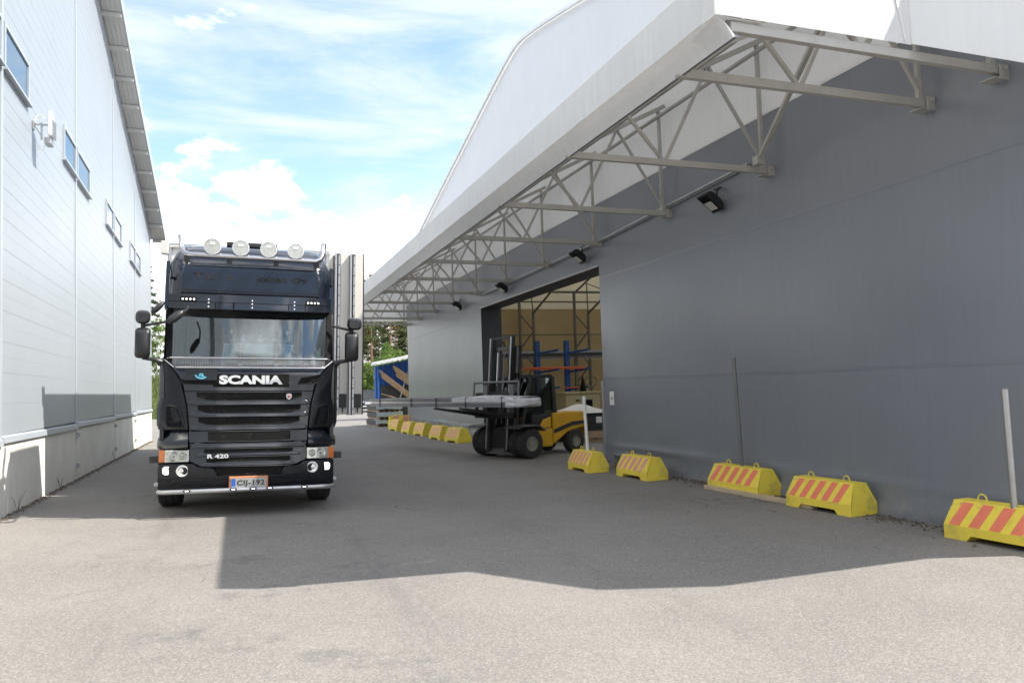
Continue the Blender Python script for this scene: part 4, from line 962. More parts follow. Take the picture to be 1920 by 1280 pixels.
t_ = dash('plush_toy', 'white plush toy in the right corner of the windscreen', 'toy', .87, 2.02, .5); MB().ball((0, 0, .06), .075, .06, .065).ball((0, -.01, .15), .045).ball((-.055, -.04, .07), .028).ball((.06, -.03, .09), .028).ball((-.03, -.01, .20), .015, .01, .03).ball((.03, -.01, .20), .015, .01, .03).build('plush', 'white_plastic', t_, smooth=60)
t_ = dash('cup', 'yellow cup standing behind the right white pennant', 'cup', .40, 2.0, .62); MB().lathe([(.035, 0), (.045, .10)], n=12).build('cup', 'toy_yellow', t_)
t_ = dash('cap', 'light blue cap lying at the right of the windscreen ornaments', 'cap', .52, 2.0, .6); MB().ball((0, 0, .02), .07, .06, .06).build('cap', 'toy_blue', t_, smooth=60)

# ------------------------------------------------------------------ striped barriers and the poles standing in them
def barrier(x, y, L, rz, lab, far=False, n=5, w=.42, h=.38, worn=False):
    t = thing('concrete_barrier', lab, 'barrier', (x, y, gz(x)), rz, 'striped concrete barriers along the hall')
    mb = MB(); loops = []; hw = w/2
    for yy_, bz, ins in ((-L/2, 0, .03), (-L/2+.04, 0, .0), (-.30*L, 0, 0), (-.26*L, .055, 0), (.26*L, .055, 0), (.30*L, 0, 0), (L/2-.04, 0, 0), (L/2, 0, .03)):
        loops.append([(-hw, yy_, bz), (hw, yy_, bz), (hw, yy_, .14), (hw*.47, yy_+(-ins*1.5 if yy_ > 0 else ins*1.5), h), (-hw*.47, yy_+(-ins*1.5 if yy_ > 0 else ins*1.5), h), (-hw, yy_, .14)])
    mb.loft(loops).build('body', 'barrier_yellow_far' if far else 'barrier_yellow', t, bevel=.012)
    mb0 = None; sp = (L-.16)/n; nrm = Vector((-(h-.14), 0, hw*.53)).normalized()*.003
    for k in range(n):
        yc = -L/2+.10+sp*(k+.5); wd_ = sp*.27; lo = Vector((-hw, 0, .14)); hi = Vector((-hw*.47, 0, h))
        a, b = lo.lerp(hi, .02), lo.lerp(hi, .94)
        mb = MB(); mb.prism([a+V(0, yc+.05-wd_, 0)-nrm, a+V(0, yc+.05+wd_, 0)-nrm, b+V(0, yc-.05+wd_, 0)-nrm, b+V(0, yc-.05-wd_, 0)-nrm], nrm*2)
        mb.build('stripe', 'stripe_faded' if (far or worn) else 'stripe_red', t)
    for s_ in (-1, 1):
        yy_ = s_*L*.27; mb = MB(); mb.tube([(0, yy_-.05, h-.02), (0, yy_-.048, h+.03), (0, yy_-.03, h+.06), (0, yy_, h+.07), (0, yy_+.03, h+.06), (0, yy_+.048, h+.03), (0, yy_+.05, h-.02)], .008, 6); mb.build('lifting_loop', 'barrier_yellow', t, smooth=60)
    return t
barrier(6.36, 14.02, 1.0, 0.0, 'striped yellow barrier beside the door with a white pole in it', worn=True)
barrier(6.66, 12.42, 1.08, .03, 'striped yellow barrier with chipped stripes, second from the hall door', worn=True)
barrier(7.05, 10.0, 1.22, .02, 'striped yellow barrier behind the plank, holding a tall grey pole')
barrier(6.99, 8.12, 1.1, .05, 'striped yellow barrier at the right end of the plank, without a pole')
barrier(6.99, 5.6, 1.25, .03, 'nearest striped yellow barrier, at the right with an aluminium pole')
for k, (x, y, rz, lab) in enumerate(((6.36, 23.65, .12, 'faded striped barrier just left of the forklift wheels'), (6.28, 25.55, .08, 'faded striped barrier second to the left of the forklift'),
        (6.28, 28.1, .1, 'faded striped barrier in the middle of the far row by the grey wall'), (6.15, 29.8, .06, 'faded striped barrier second from the far end of the row'), (6.18, 32.5, .1, 'faded striped barrier at the far end of the row beside the pallets'))):
    barrier(x, y, 1.15, rz, lab, far=True, w=.46, h=.44)
t = barrier(7.15, 35.9, 1.5, pi/2+.1, 'wide striped barrier standing crosswise behind the far row of barriers', far=True, n=3, w=.45, h=.5)
def pole(name, lab, x, y, z0, top, r, m):
    t = thing(name, lab, 'pole', (x, y, z0)); d = Vector(top)-Vector((x, y, z0))
    MB().tube([(0, 0, 0), tuple(d)], r, 14).build('tube', m, t, smooth=50); MB().tube([tuple(d*.999), tuple(d*1.004)], r*1.02, 14).build('cap', 'steel_dark', t); return t
pole('pole', 'short white pole standing in the barrier beside the hall door', 6.36, 14.0, .28, (6.32, 14.0, 1.36), .032, 'white_paint')
pole('pole', 'tall dull grey pole leaning in the barrier behind the plank', 7.06, 10.02, .28, (6.99, 10.0, 1.92), .026, 'galv_shaded')
pole('pole', 'shiny aluminium pole standing in the nearest barrier at the right', 6.92, 5.55, .28, (6.86, 5.52, 1.42), .034, 'alu')

pk = thing('plank', 'long pale wooden plank lying on the ground in front of two barriers', 'plank', (6.82, 9.4, gz(6.8)), .0)
MB().beam((-.02, 1.2, .032), (.03, -1.16, .032), .10, .06).build('board', 'timber', pk, bevel=.006)

# scraps by the door corner
sc_ = thing('scrap_metal', 'bent grey metal offcuts heaped against the wall by the hall door', 'scrap', (7.05, 13.75, gz(7)))
for k, (a, b, w) in enumerate((((-.15, .45, .02), (.12, .12, .30), .10), ((-.1, .3, .22), (.15, -.3, .12), .12), ((-.12, .25, .12), (.1, -.45, .06), .09), ((.0, .5, .05), (.1, -.2, .26), .05))):
    MB().beam(a, b, w, .008, (1, 0, .4)).build('offcut', 'alu' if k else 'galv', sc_)
wb = thing('wood_block', 'small wooden block on the ground by the metal offcuts', 'block', (6.82, 13.45, gz(7))); MB().box(-.07, .07, -.12, .12, .05, .16).build('block', 'pallet_wood', wb, bevel=.006)
bb_ = thing('blue_strap', 'short blue plastic strip under the wooden block', 'strip', (6.8, 13.38, gz(7))); MB().box(-.09, .09, -.14, .14, .0, .045).build('strip', 'rack_blue', bb_, bevel=.01)

# ------------------------------------------------------------------ forklift with its load
FA = math.atan2(-.34, -.94)
fk = thing('forklift', 'yellow and black forklift coming out of the hall door with a long load', 'forklift', (6.0, 17.85, gz(6)), FA)
# own frame: +x forward, y to its left, z up; origin under the front axle
def fwheel(name, x, y_, r, w):
    t_ = MB().lathe([(r*.5, -w/2), (r*.9, -w/2), (r*.98, -w/2+.025), (r, -w/2+.06), (r, w/2-.06), (r*.98, w/2-.025), (r*.9, w/2), (r*.5, w/2)], (x, y_, r), 'y', 28, False).build(name, 'rubber', fk, smooth=40)
    for s_ in (-1, 1): MB().lathe([(r*.52, s_*w*.20), (r*.52, s_*w*.47), (r*.46, s_*w*.30), (r*.24, s_*w*.22), (r*.20, s_*w*.38), (.01, s_*w*.38)], (x, y_, r), 'y', 20, False).build('rim', 'rim_paint', t_, smooth=40)
for y_ in (-.84, -.58, .58, .84): fwheel('wheel', 0, y_, .345, .23)
for y_ in (-.50, .50): fwheel('wheel', -1.72, y_, .29, .22)
body = MB(); 
body.loft([[(-.55, s*.52, z) for s, z in ((-1, .2), (1, .2), (1, .62), (-1, .62))], [(-1.0, s*.55, z) for s, z in ((-1, .2), (1, .2), (1, .64), (-1, .64))]]).build('lower_body', 'fork_yellow', fk, bevel=.03)
MB().loft([[(-1.02, s*.56, z) for s, z in ((-1, .24), (1, .24), (1, 1.0), (-1, 1.0))], [(-1.5, s*.57, z) for s, z in ((-1, .52), (1, .52), (1, 1.03), (-1, 1.03))], [(-2.1, s*.56, z) for s, z in ((-1, .62), (1, .62), (1, 1.0), (-1, 1.0))], [(-2.25, s*.46, z) for s, z in ((-1, .35), (1, .35), (1, .9), (-1, .9))]]).build('counterweight', 'fork_yellow', fk, bevel=.04)
for s in (-1, 1):
    MB().prism([(-1.02, s*.565, .50), (-1.62, s*.578, .66), (-2.1, s*.57, .70), (-2.1, s*.57, .78), (-1.62, s*.578, .76), (-1.02, s*.565, .60)], (0, s*.006, 0)).build('side_band', 'fork_dark', fk)
    MB().loft([[(-.52, s*.53, .62), (-.95, s*.53, .66), (-.95, s*.53, .92), (-.70, s*.53, .86)], [(-.52, s*.56, .62), (-.95, s*.56, .66), (-.95, s*.56, .90), (-.72, s*.56, .84)]]).build('side_panel', 'fork_yellow', fk, bevel=.015)
    MB().prism([(.40, s*.44, .72), (.30, s*.44, .77), (-.20, s*.44, .77), (-.42, s*.44, .64), (-.42, s*.44, .61), (-.20, s*.44, .74), (.30, s*.44, .74), (.40, s*.44, .70)], (0, s*.54, 0)).build('fender', 'fork_steel', fk)
MB().box(-1.05, -.40, -.50, .50, .3, .98).box(-.5, .22, -.42, .42, .22, .70).build('chassis', 'fork_dark', fk, bevel=.02)
MB().box(-1.9, -1.5, -.4, .4, .25, .5).build('rear_axle', 'fork_dark', fk)
# cab
cabf = MB()
for s in (-1, 1):
    cabf.beam((-.10, s*.48, .75), (-.42, s*.48, 1.88), .06, .07); cabf.beam((-1.12, s*.50, .95), (-1.08, s*.48, 1.88), .08, .10); cabf.beam((-.42, s*.48, 1.88), (-1.08, s*.48, 1.88), .06, .06)
cabf.beam((-.42, -.48, 1.88), (-.42, .48, 1.88), .06, .06); cabf.beam((-1.08, -.48, 1.88), (-1.08, .48, 1.88), .06, .06)
cf = cabf.build('cab_frame', 'fork_dark', fk)
MB().box(-1.10, -.40, -.47, .47, 1.90, 1.94).build('cab_roof', 'fork_dark', fk, bevel=.02)
for s in (-1, 1): MB().prism([(-.16, s*.475, .98), (-1.08, s*.49, .98), (-1.05, s*.475, 1.85), (-.43, s*.475, 1.85)], (0, s*.006, 0)).build('side_window', 'cab_glass', fk)
MB().prism([(-.13, -.45, .95), (-.13, .45, .95), (-.41, .45, 1.85), (-.41, -.45, 1.85)], (.006, 0, .002)).build('front_window', 'cab_glass', fk)
MB().prism([(-.05, -.5, .55), (-.52, -.5, .50), (-1.05, -.5, .62), (-1.05, -.5, .97), (-.12, -.5, .97)], (0, -.012, 0)).build('cab_door', 'fork_dark', fk)
MB().box(-1.02, -.62, -.24, .24, .98, 1.04).box(-1.05, -.97, -.24, .24, 1.04, 1.5).build('seat', 'cloth_dark', fk, bevel=.02)
MB().tube([(-.36+.05*sin(a), .16*cos(a), 1.22+.15*sin(a)) for a in np.linspace(0, 2*pi, 18)], .013, 6).tube([(-.36, 0, 1.22), (-.25, 0, .98)], .02, 6).build('steering_wheel', 'black', fk)
for s in (-1, 1):
    MB().box(-.26, -.18, s*.55-.05, s*.55+.05, 1.74, 1.86).build('work_lamp', 'black', fk, bevel=.01); MB().lathe([(.045, 0), (.001, .01)], (-.178, s*.55, 1.80), 'x', 12).build('lamp_lens', 'reflector', fk)
    MB().box(.0, .08, s*.52-.04, s*.52+.04, 1.86, 1.98).build('mirror', 'black', fk); MB().beam((.02, s*.46, 1.9), (-.35, s*.46, 1.86), .02, .02).build('lamp_arm', 'fork_dark', fk)
class FM(MB):        # mast frame: set back against the axle and leaning towards the cab
    def build(s, name, m, parent=None, **kw):
        wide = 1.28 if name in ('mast_rail', 'inner_rail', 'rail_edge', 'lift_ram', 'ram_rod', 'mast_cross') else 1.0
        s.v = [(x-.20-.095*z, y*wide, z) for x, y, z in s.v]; return MB.build(s, name, m, parent, **kw)
# mast: outer and inner channels, crossbars, rams, chains
for s in (-1, 1):
    FM().box(.34, .44, s*.37-.065, s*.37+.065, .10, 2.62).build('mast_rail', 'fork_dark', fk); FM().box(.442, .450, s*.42-.018, s*.42+.018, .12, 2.60).build('rail_edge', 'fork_steel', fk)
    FM().box(.45, .55, s*.29-.05, s*.29+.05, .16, 2.86).build('inner_rail', 'fork_dark', fk); FM().box(.552, .558, s*.31-.012, s*.31+.022, .2, 2.84).build('rail_edge', 'alu', fk)
    FM().tube([(.38, s*.24, .2), (.38, s*.24, 1.7)], .045, 10).build('lift_ram', 'fork_dark', fk, smooth=50); FM().tube([(.38, s*.24, 1.7), (.38, s*.24, 2.5)], .025, 10).build('ram_rod', 'chrome', fk, smooth=50)
    FM().beam((.50, s*.10, .8), (.50, s*.10, 2.6), .03, .012).build('chain', 'fork_steel', fk)
for bx_, m_ in (((.34, .44, -.42, .42, .08, .22), 'fork_steel'), ((.35, .43, -.36, .36, 2.55, 2.62), 'fork_steel'), ((.46, .54, -.33, .33, 2.80, 2.86), 'fork_dark'), ((.46, .54, -.33, .33, 1.5, 1.56), 'fork_dark')): FM().box(*bx_).build('mast_cross', m_, fk)
FM().tube([(.5+.0*a, .09*cos(a), 2.62+.12*sin(a)) for a in np.linspace(0, pi, 10)], .03, 6).build('hose_loop', 'rubber', fk)
FM().tube([(.42, -.08+.18*sin(a), .62+.24*cos(a)) for a in np.linspace(0, 5, 14)], .02, 6).build('hydraulic_hose', 'rubber', fk)
# carriage, load guard, forks
FM().box(.57, .63, -.80, .80, 1.40, 1.54).box(.57, .63, -.80, .80, .93, 1.06).box(.57, .63, -.80, -.72, .93, 1.54).box(.57, .63, .72, .80, .93, 1.54).box(.57, .63, -.05, .05, .93, 1.54).build('carriage', 'fork_dark', fk, bevel=.008)
mb = FM(); mb.tube([(.64, -.86, 1.78), (.64, .86, 1.78)], .028, 8)
for s in (-1, 1): mb.tube([(.64, s*.86, 1.20), (.64, s*.86, 1.80)], .026, 8)
mb.build('load_guard', 'fork_steel', fk, smooth=50)
FM().tube([(.66, .30, 1.60), (.66, .30, 1.86)], .02, 6).build('guard_pin', 'fork_steel', fk)
FM().tube([(.60, -.3, 1.34), (.60, .35, 1.34)], .03, 8).tube([(.60, -.55, 1.20), (.60, .05, 1.20)], .03, 8).build('shift_ram', 'chrome', fk, smooth=50)
for y_ in (-.34, .66):
    FM().box(.635, .69, y_-.075, y_+.075, 1.02, 1.72).build('fork_shank', 'fork_steel', fk); FM().loft([[(.635, y_-.08, .95), (.635, y_+.08, .95), (.635, y_+.08, 1.05), (.635, y_-.08, 1.05)], [(2.1, y_-.06, 1.20), (2.1, y_+.06, 1.20), (2.1, y_+.06, 1.24), (2.1, y_-.06, 1.24)]]).build('fork', 'fork_dark', fk)

# load: strapped bundle of long steel profiles, wrapped at its near end
A = Vector((5.70, 15.5, 1.15)); B = Vector((3.85, 22.9, 1.135)); dv = (B-A); Lb = dv.length; ang = math.atan2(dv.y, dv.x)-pi/2
bd = thing('steel_bundle', 'long strapped bundle of grey steel profiles across the forklift forks', 'bundle', A, ang)
rr = random.Random(3)
for r_ in range(5):
    for c in range(4):
        x = -.24+c*.16; e0 = rr.uniform(-.03, .05); e1 = Lb+rr.uniform(-.12, .12); z = r_*.042
        MB().box(x-.075, x+.075, e0, e1, z, z+.038).build('profile', 'steel_sheet' if (r_ == 2 or rr.random() < .2) else 'steel_dark', bd)
for y_ in (.5, 2.05, 3.5, 4.9, 6.9):
    MB().box(-.335, .335, y_-.012, y_+.012, -.014, -.006).box(-.335, .335, y_-.012, y_+.012, .216, .224).box(-.335, -.325, y_-.012, y_+.012, -.014, .224).box(.325, .335, y_-.012, y_+.012, -.014, .224).build('strap', 'black', bd)
mb = MB(); loops = []
for k, y_ in enumerate(np.linspace(-.10, 2.7, 18)):
    b_ = .045*sin(min(1, max(0, (y_+.1)/2.8))*pi)**1.5+.02*mnoise.noise(V(y_*2, 0, 3)); e = .33+.012*mnoise.noise(V(y_*4, 5, 1)); s_ = .8 if k == 0 else 1
    loops.append([(-e*s_, y_, .115+.035*mnoise.noise(V(y_*1.3, 2, 2))), (-e*s_, y_, .19), (-e*.75*s_, y_, .218+b_*.4), (0, y_, .220+b_*.9), (e*.75*s_, y_, .218+b_*.4), (e*s_, y_, .19), (e*s_, y_, .10)])
mb.loft(loops, cap=False, closed=False).build('wrapping', 'wrap', bd, smooth=60)
mb = MB(); loops = []
for k, (y_, s_) in enumerate(((.35, 1.0), (.12, 1.0), (-.04, .92), (-.14, .75), (-.19, .42))):
    lo = []
    for q in range(16):
        a = 2*pi*q/16; cr = .03*mnoise.noise(V(q*1.7, k*2.1, 4)); lo.append(((.335+cr)*s_*max(-1, min(1, 1.35*cos(a))), y_+cr, .105+(.108+cr*.7)*s_*max(-1, min(1, 1.35*sin(a)))))
    loops.append(lo)
mb.loft(loops).build('end_wrap', 'wrap', bd)

# driver inside the dark cab
def skinned(name, pts, edges, m, parent, sub=1):
    me = bpy.data.meshes.new(name); me.from_pydata([p[0] for p in pts], edges, []); me.materials.append(M[m])
    o = bpy.data.objects.new(name, me); COL.objects.link(o)
    if parent is not None: o.parent = parent
    sk = o.modifiers.new('skin', 'SKIN'); sl_ = me.skin_vertices[0].data
    for i, p in enumerate(pts): sl_[i].radius = (p[1], p[1]*(p[2] if len(p) > 2 else 1)); sl_[i].use_root = (i == 0)
    sb = o.modifiers.new('sub', 'SUBSURF'); sb.levels = sb.render_levels = sub
    return o
dr = thing('person', 'driver in an orange work jacket sitting behind the forklift cab glass', 'person', fk.matrix_basis @ Vector((-.80, 0, 1.04)), FA)
bd_ = skinned('body', [((0, 0, .02), .13), ((.02, 0, .22), .13, 1.25), ((.03, 0, .38), .11, 1.5), ((.035, 0, .47), .05), ((.05, 0, .56), .05),
     ((.03, .17, .38), .055), ((.12, .20, .20), .045), ((.34, .12, .22), .032), ((.03, -.17, .38), .055), ((.12, -.20, .20), .045), ((.34, -.12, .22), .032),
     ((.10, .09, .02), .085), ((.34, .10, .03), .07), ((.42, .10, -.22), .05), ((.10, -.09, .02), .085), ((.34, -.10, .03), .07), ((.42, -.10, -.22), .05)],
     [(0, 1), (1, 2), (2, 3), (3, 4), (2, 5), (5, 6), (6, 7), (2, 8), (8, 9), (9, 10), (0, 11), (11, 12), (12, 13), (0, 14), (14, 15), (15, 16)], 'hivis', dr, 2)
hd = MB(); hd.ball((.07, 0, .66), .092, .075, .115, 14, 10); hd.ball((.165, 0, .645), .018, .013, .022, 8, 6); hd.ball((.06, .078, .65), .015, .01, .03, 8, 6); hd.ball((.06, -.078, .65), .015, .01, .03, 8, 6)
hd.build('head', 'skin', dr, smooth=60)
MB().ball((.05, 0, .70), .095, .082, .085, 14, 8).build('hair', 'hair', dr, smooth=60)
for s in (-1, 1): MB().ball((.153, s*.03, .675), .008, .012, .007, 8, 6).build('eye', 'black', dr)
MB().ball((.155, 0, .605), .008, .025, .006, 8, 6).build('mouth', 'crest_red', dr)
for s in (-1, 1):
    mb = MB(); mb.ball((.40, s*.12, .215), .04, .03, .018, 10, 6)
    for q in range(4): mb.tube([(.43, s*(.095+q*.018), .22), (.465, s*(.095+q*.018), .205), (.455, s*(.095+q*.018), .175)], .008, 6)
    mb.tube([(.39, s*.09, .215), (.42, s*.075, .20), (.435, s*.08, .185)], .009, 6); mb.build('hand', 'skin', dr, smooth=60)

# ------------------------------------------------------------------ inside the hall
ck = thing('cantilever_rack', 'blue cantilever rack with arms deep inside the hall', 'rack', (11, 27, gz(10)), world=True)
for x in (10.37, 11.55):
    MB().box(x-.08, x+.08, 26.9, 27.1, -.08, 3.22).build('post', 'rack_blue', ck)
    for z in (.5, 1.4, 2.05, 2.75): MB().beam((x, 26.95, z), (x+.55, 26.25, z+.1), .09, .07).build('arm', 'rack_blue', ck)
MB().box(10.1, 11.9, 26.96, 27.04, .1, .2).build('base_beam', 'rack_blue', ck)
ot = thing('tube_bundle', 'orange tubes lying on the upper arms of the blue rack', 'tubes', (10.8, 26.5, 2.17))
rr = random.Random(5)
for k in range(8): MB().tube([(-1.15+rr.uniform(-.1, .1), -.14+.04*(k % 4), .0+.05*(k//4)), (1.12+rr.uniform(-.08, .08), -.14+.04*(k % 4), .05*(k//4))], .022, 8).build('tube', 'tube_orange', ot, smooth=50)
ot = thing('tube_bundle', 'dark orange tubes on the lower arm of the blue rack', 'tubes', (11.6, 26.5, 1.47))
for k in range(5): MB().tube([(-.5, -.1+.045*k, .0), (.6, -.1+.045*k, .0)], .02, 8).build('tube', 'tube_orange', ot, smooth=50)
sh = thing('pallet_shelf', 'long shelf of dark steel bars along the far inside wall of the hall', 'shelf', (14, 33.7, gz(10)), world=True)
for z in (2.78, 3.05): MB().box(8.8, 18, 33.5, 33.6, z, z+.10).build('shelf_beam', 'steel_dark', sh)
for x in (9.2, 12.0, 14.8, 17.6): MB().box(x-.05, x+.05, 33.48, 33.62, -.08, 3.2).build('post', 'lattice', sh)
rr = random.Random(8)
for k in range(9): MB().tube([(8.9+rr.random(), 33.3-.06*(k % 3), 2.92+.05*(k//3)), (16.5+rr.random(), 33.3-.06*(k % 3), 2.92+.05*(k//3))], .03, 6).build('bar', 'fork_dark', sh)
mc = thing('machine_cabinet', 'beige machine cabinet with dark control window inside the hall', 'machine', (10.7, 24.2, gz(10)))
MB().box(-.6, .62, -.4, .4, 0, 1.36).build('cabinet', 'machine_beige', mc, bevel=.02); MB().box(.08, .35, -.412, -.402, .85, 1.15).build('control_window', 'black', mc); MB().box(-.25, -.1, -.412, -.402, 1.1, 1.16).build('name_plate', 'print_black', mc)
MB().box(-.66, .66, -.45, .45, 1.36, 1.42).build('cabinet_top', 'machine_beige', mc)
MB().tube([(.55+.22*cos(a), .1, 1.75+.18*sin(a)) for a in np.linspace(0, 5.5, 16)], .02, 6).tube([(.55, .1, 1.42), (.75, .1, 1.7)], .02, 6).build('cable_coil', 'lattice', mc)
MB().lathe([(.12, 0), (.02, .5)], (.25, .1, 1.42), n=10).build('cone', 'black', mc)
ws = thing('sheet_stack', 'stack of dark sheets under a pale cover on a pallet inside the door', 'stack', (9.7, 20.9, gz(9)))
pal = MB()
for k in range(7): MB().box(-1.0+k*.30, -.80+k*.30, -.45, .45, .10, .125).build('pallet_board', 'pallet_wood', ws)
for k in range(3): MB().box(-1.0, 1.0, -.42+k*.36, -.30+k*.36, .0, .10).build('pallet_bearer', 'pallet_wood', ws)
for k in range(6): MB().box(-.98, 1.0, -.42, .42, .34+k*.085, .415+k*.085).build('sheet', 'dark_sheet', ws)
MB().box(-.55, .9, -.46, -.2, .13, .33).build('carton', 'pallet_wood', ws)
MB().box(-.1, .08, -.428, -.423, .55, .73).build('label_sheet', 'paper', ws)
mb = MB(); nx, ny = 16, 8
mb.v = [(-1.05+2.1*i/(nx-1), -.5+1.0*j/(ny-1), .90+.20*math.exp(-((i/(nx-1)-.30)/.22)**2)*sin(pi*j/(ny-1))+.015*mnoise.noise(V(i, j, 1))-(.06 if j in (0, ny-1) else 0)) for j in range(ny) for i in range(nx)]
mb.f = [(j*nx+i, j*nx+i+1, (j+1)*nx+i+1, (j+1)*nx+i) for j in range(ny-1) for i in range(nx-1)]; mb.build('cover', 'panel_cream', ws, smooth=60)

# ------------------------------------------------------------------ yard beyond
def pack(x, y, z, lab, top=True):
    t = thing('sheet_pack', lab, 'pack', (x, y, z), .06, 'wrapped sheet packs stacked at the hall corner')
    for k in range(4): MB().box(-.55, .55, .1+k*.7, .2+k*.7, .07, .09).build('pallet_board', 'pallet_wood', t)
    for k in range(5): MB().box(-.52+k*.24, -.44+k*.24, 0, 2.4, 0, .07).build('pallet_bearer', 'pallet_wood', t)
    MB().box(-.55, .55, .0, 2.4, .095, .30).build('sheets', 'dark_sheet', t)
    mb = MB(); loops = []
    for q, xx in enumerate(np.linspace(-.64, .60, 10)):
        j = .03*mnoise.noise(V(q*1.3, x+z*9, 2)); loops.append([(xx, -.06+j, .12+.05*mnoise.noise(V(q*2.2, 7, z*5))), (xx, -.04+j, .30), (xx, .1, .325+j*.4), (xx, 1.0, .32)])
    mb.loft(loops, cap=False, closed=False).build('wrapping', 'wrap_blue', t, smooth=50)
    MB().box(.555, .562, .0, 2.4, .12, .29).build('side_cover', 'dark_sheet', t)
pack(6.5, 36.3, gz(6), 'bottom wrapped sheet pack on the ground at the far hall corner')
pack(6.55, 36.3, gz(6)+.34, 'middle wrapped sheet pack in the stack at the far hall corner')
pack(6.55, 36.4, gz(6)+.68, 'top wrapped sheet pack in the stack at the far hall corner')
pole('pole', 'thin grey post behind the far row of barriers', 7.55, 37.0, gz(7), (7.55, 37.0, 1.2), .045, 'galv')

sd = thing('blue_shed', 'blue corrugated storage shed with a white sloping roof beyond the hall', 'shed', (9.5, 46.5, gz(9)), world=True)
mb = MB(); loops = []
x = 7.55; k = 0; pts = []
while x < 12.5:
    for dx_, dy_ in ((0, 0), (.10, 0), (.14, -.05), (.24, -.05)): pts.append((x+dx_, 46.3+dy_))
    x += .28
mb.loft([[(a, b, -.1) for a, b in pts], [(a, b, 3.0+.18*(a-7.55)) for a, b in pts]], cap=False, closed=False).build('wall', 'container_blue', sd)
MB().prism([(7.55, 46.32, -.1), (7.55, 46.32, 3.0), (7.55, 46.9, 3.0), (7.55, 46.9, -.1)], (.04, 0, 0)).build('wall', 'container_blue', sd); MB().box(7.5, 7.58, 45.2, 45.3, -.1, 2.98).build('post', 'container_blue', sd)
for k in range(18):
    x = 7.42+k*.3; MB().prism([(x, 44.9, 3.08+.18*(x-7.5)), (x+.27, 44.9, 3.08+.18*(x+.27-7.5)), (x+.27, 44.9, 3.22+.18*(x+.27-7.5)), (x+.13, 44.9, 3.27+.18*(x+.13-7.5)), (x, 44.9, 3.22+.18*(x-7.5))], (0, 2.2, .0)).build('roof_sheet', 'roof_white', sd)
MB().box(7.8, 10.2, 46.05, 46.2, -.08, 1.85).build('dark_board', 'dark_sheet', sd)
rr = random.Random(11)
for gi, (xa, za, xb, zb) in enumerate(((7.70, 2.75, 10.2, .75), (8.5, 3.0, 11.0, 1.2))):
    lt = thing('plank_stack', ('lower stack of long planks leaning across the blue shed wall', 'upper stack of long planks leaning across the blue shed wall')[gi], 'planks', (xa, 45.75, gz(9)), world=True)
    for k in range(5+2*gi): d = .10*k; MB().beam((xa+.1*k*.4+rr.uniform(-.05, .05), 45.7+.02*k, za-d), (xb+.1*k*.4, 45.7+.02*k, zb-d), .16, .085).build('plank', 'timber_old', lt)
ls = thing('plank', 'thin plank leaning low against the dark board of the blue shed', 'plank', (7.8, 45.6, gz(9)), world=True); MB().beam((7.75, 45.6, 1.40), (9.6, 45.6, .8), .1, .05).build('board', 'timber_old', ls)
pb = thing('steel_prop', 'dark steel prop leaning in front of the plank stacks at the shed', 'prop', (8.6, 45.4, gz(9)), world=True); MB().beam((8.6, 45.4, .5), (9.3, 45.4, 2.65), .06, .06).build('prop', 'steel_dark', pb)
wb2 = thing('wooden_crate', 'pale wooden crate beside the leaning planks at the shed', 'crate', (9.75, 45.3, gz(9))); MB().box(-.2, .3, -.2, .2, 0, 1.5).build('boards', 'timber', wb2, bevel=.02)

def car(x, y, rz, lab, h=1.6, name='parked_car', suv=True):
    t = thing(name, lab, 'car', (x, y, gz(x)), rz, 'dark cars parked beyond the yard')
    mb = MB(); sec = [(-2.2, .45, .75, .80), (-2.1, .35, .95, .86), (-1.0, .28, 1.02, .90), (1.5, .28, 1.02, .90), (2.1, .35, .95, .86), (2.2, .5, .8, .8)]
    mb.loft([[(-w, yy_, z0), (w, yy_, z0), (w, yy_, z0+.25), (w*.97, yy_, z1-.08), (w*.88, yy_, z1), (-w*.88, yy_, z1), (-w*.97, yy_, z1-.08), (-w, yy_, z0+.25)] for yy_, z0, z1, w in sec]).build('body', 'car_paint', t, smooth=50)
    MB().loft([[(-.82, -1.0, 1.0), (.82, -1.0, 1.0), (.82, 1.9, 1.0), (-.82, 1.9, 1.0)], [(-.66, -.35, h-.06), (.66, -.35, h-.06), (.66, 1.6, h-.06), (-.66, 1.6, h-.06)]]).build('window', 'car_glass', t, bevel=.02)
    MB().box(-.66, .66, -.3, 1.55, h-.058, h).build('roof', 'car_paint', t, bevel=.02)
    for s in (-1, 1):
        MB().box(*sorted((s*.5, s*.8)), -2.19, -2.1, .70, .85).build('headlight', 'reflector', t, bevel=.02)
        for yy_ in (-1.35, 1.35): MB().lathe([(.2, -.11), (.33, -.11), (.34, 0), (.33, .11), (.2, .11)], (s*.8, yy_, .34), 'x', 18).build('wheel', 'rubber', t, smooth=40)
    MB().box(-.45, .45, -2.22, -2.16, .62, .80).build('grille', 'silver', t); MB().box(-.7, .7, -2.21, -2.15, .42, .52).build('bumper', 'silver', t)
    return t
car(9.55, 64, .05, 'dark blue off-road car parked far beyond the truck doors', 1.75)
car(11.6, 64.5, .1, 'black car parked right of the dark blue off-road car', 1.55)

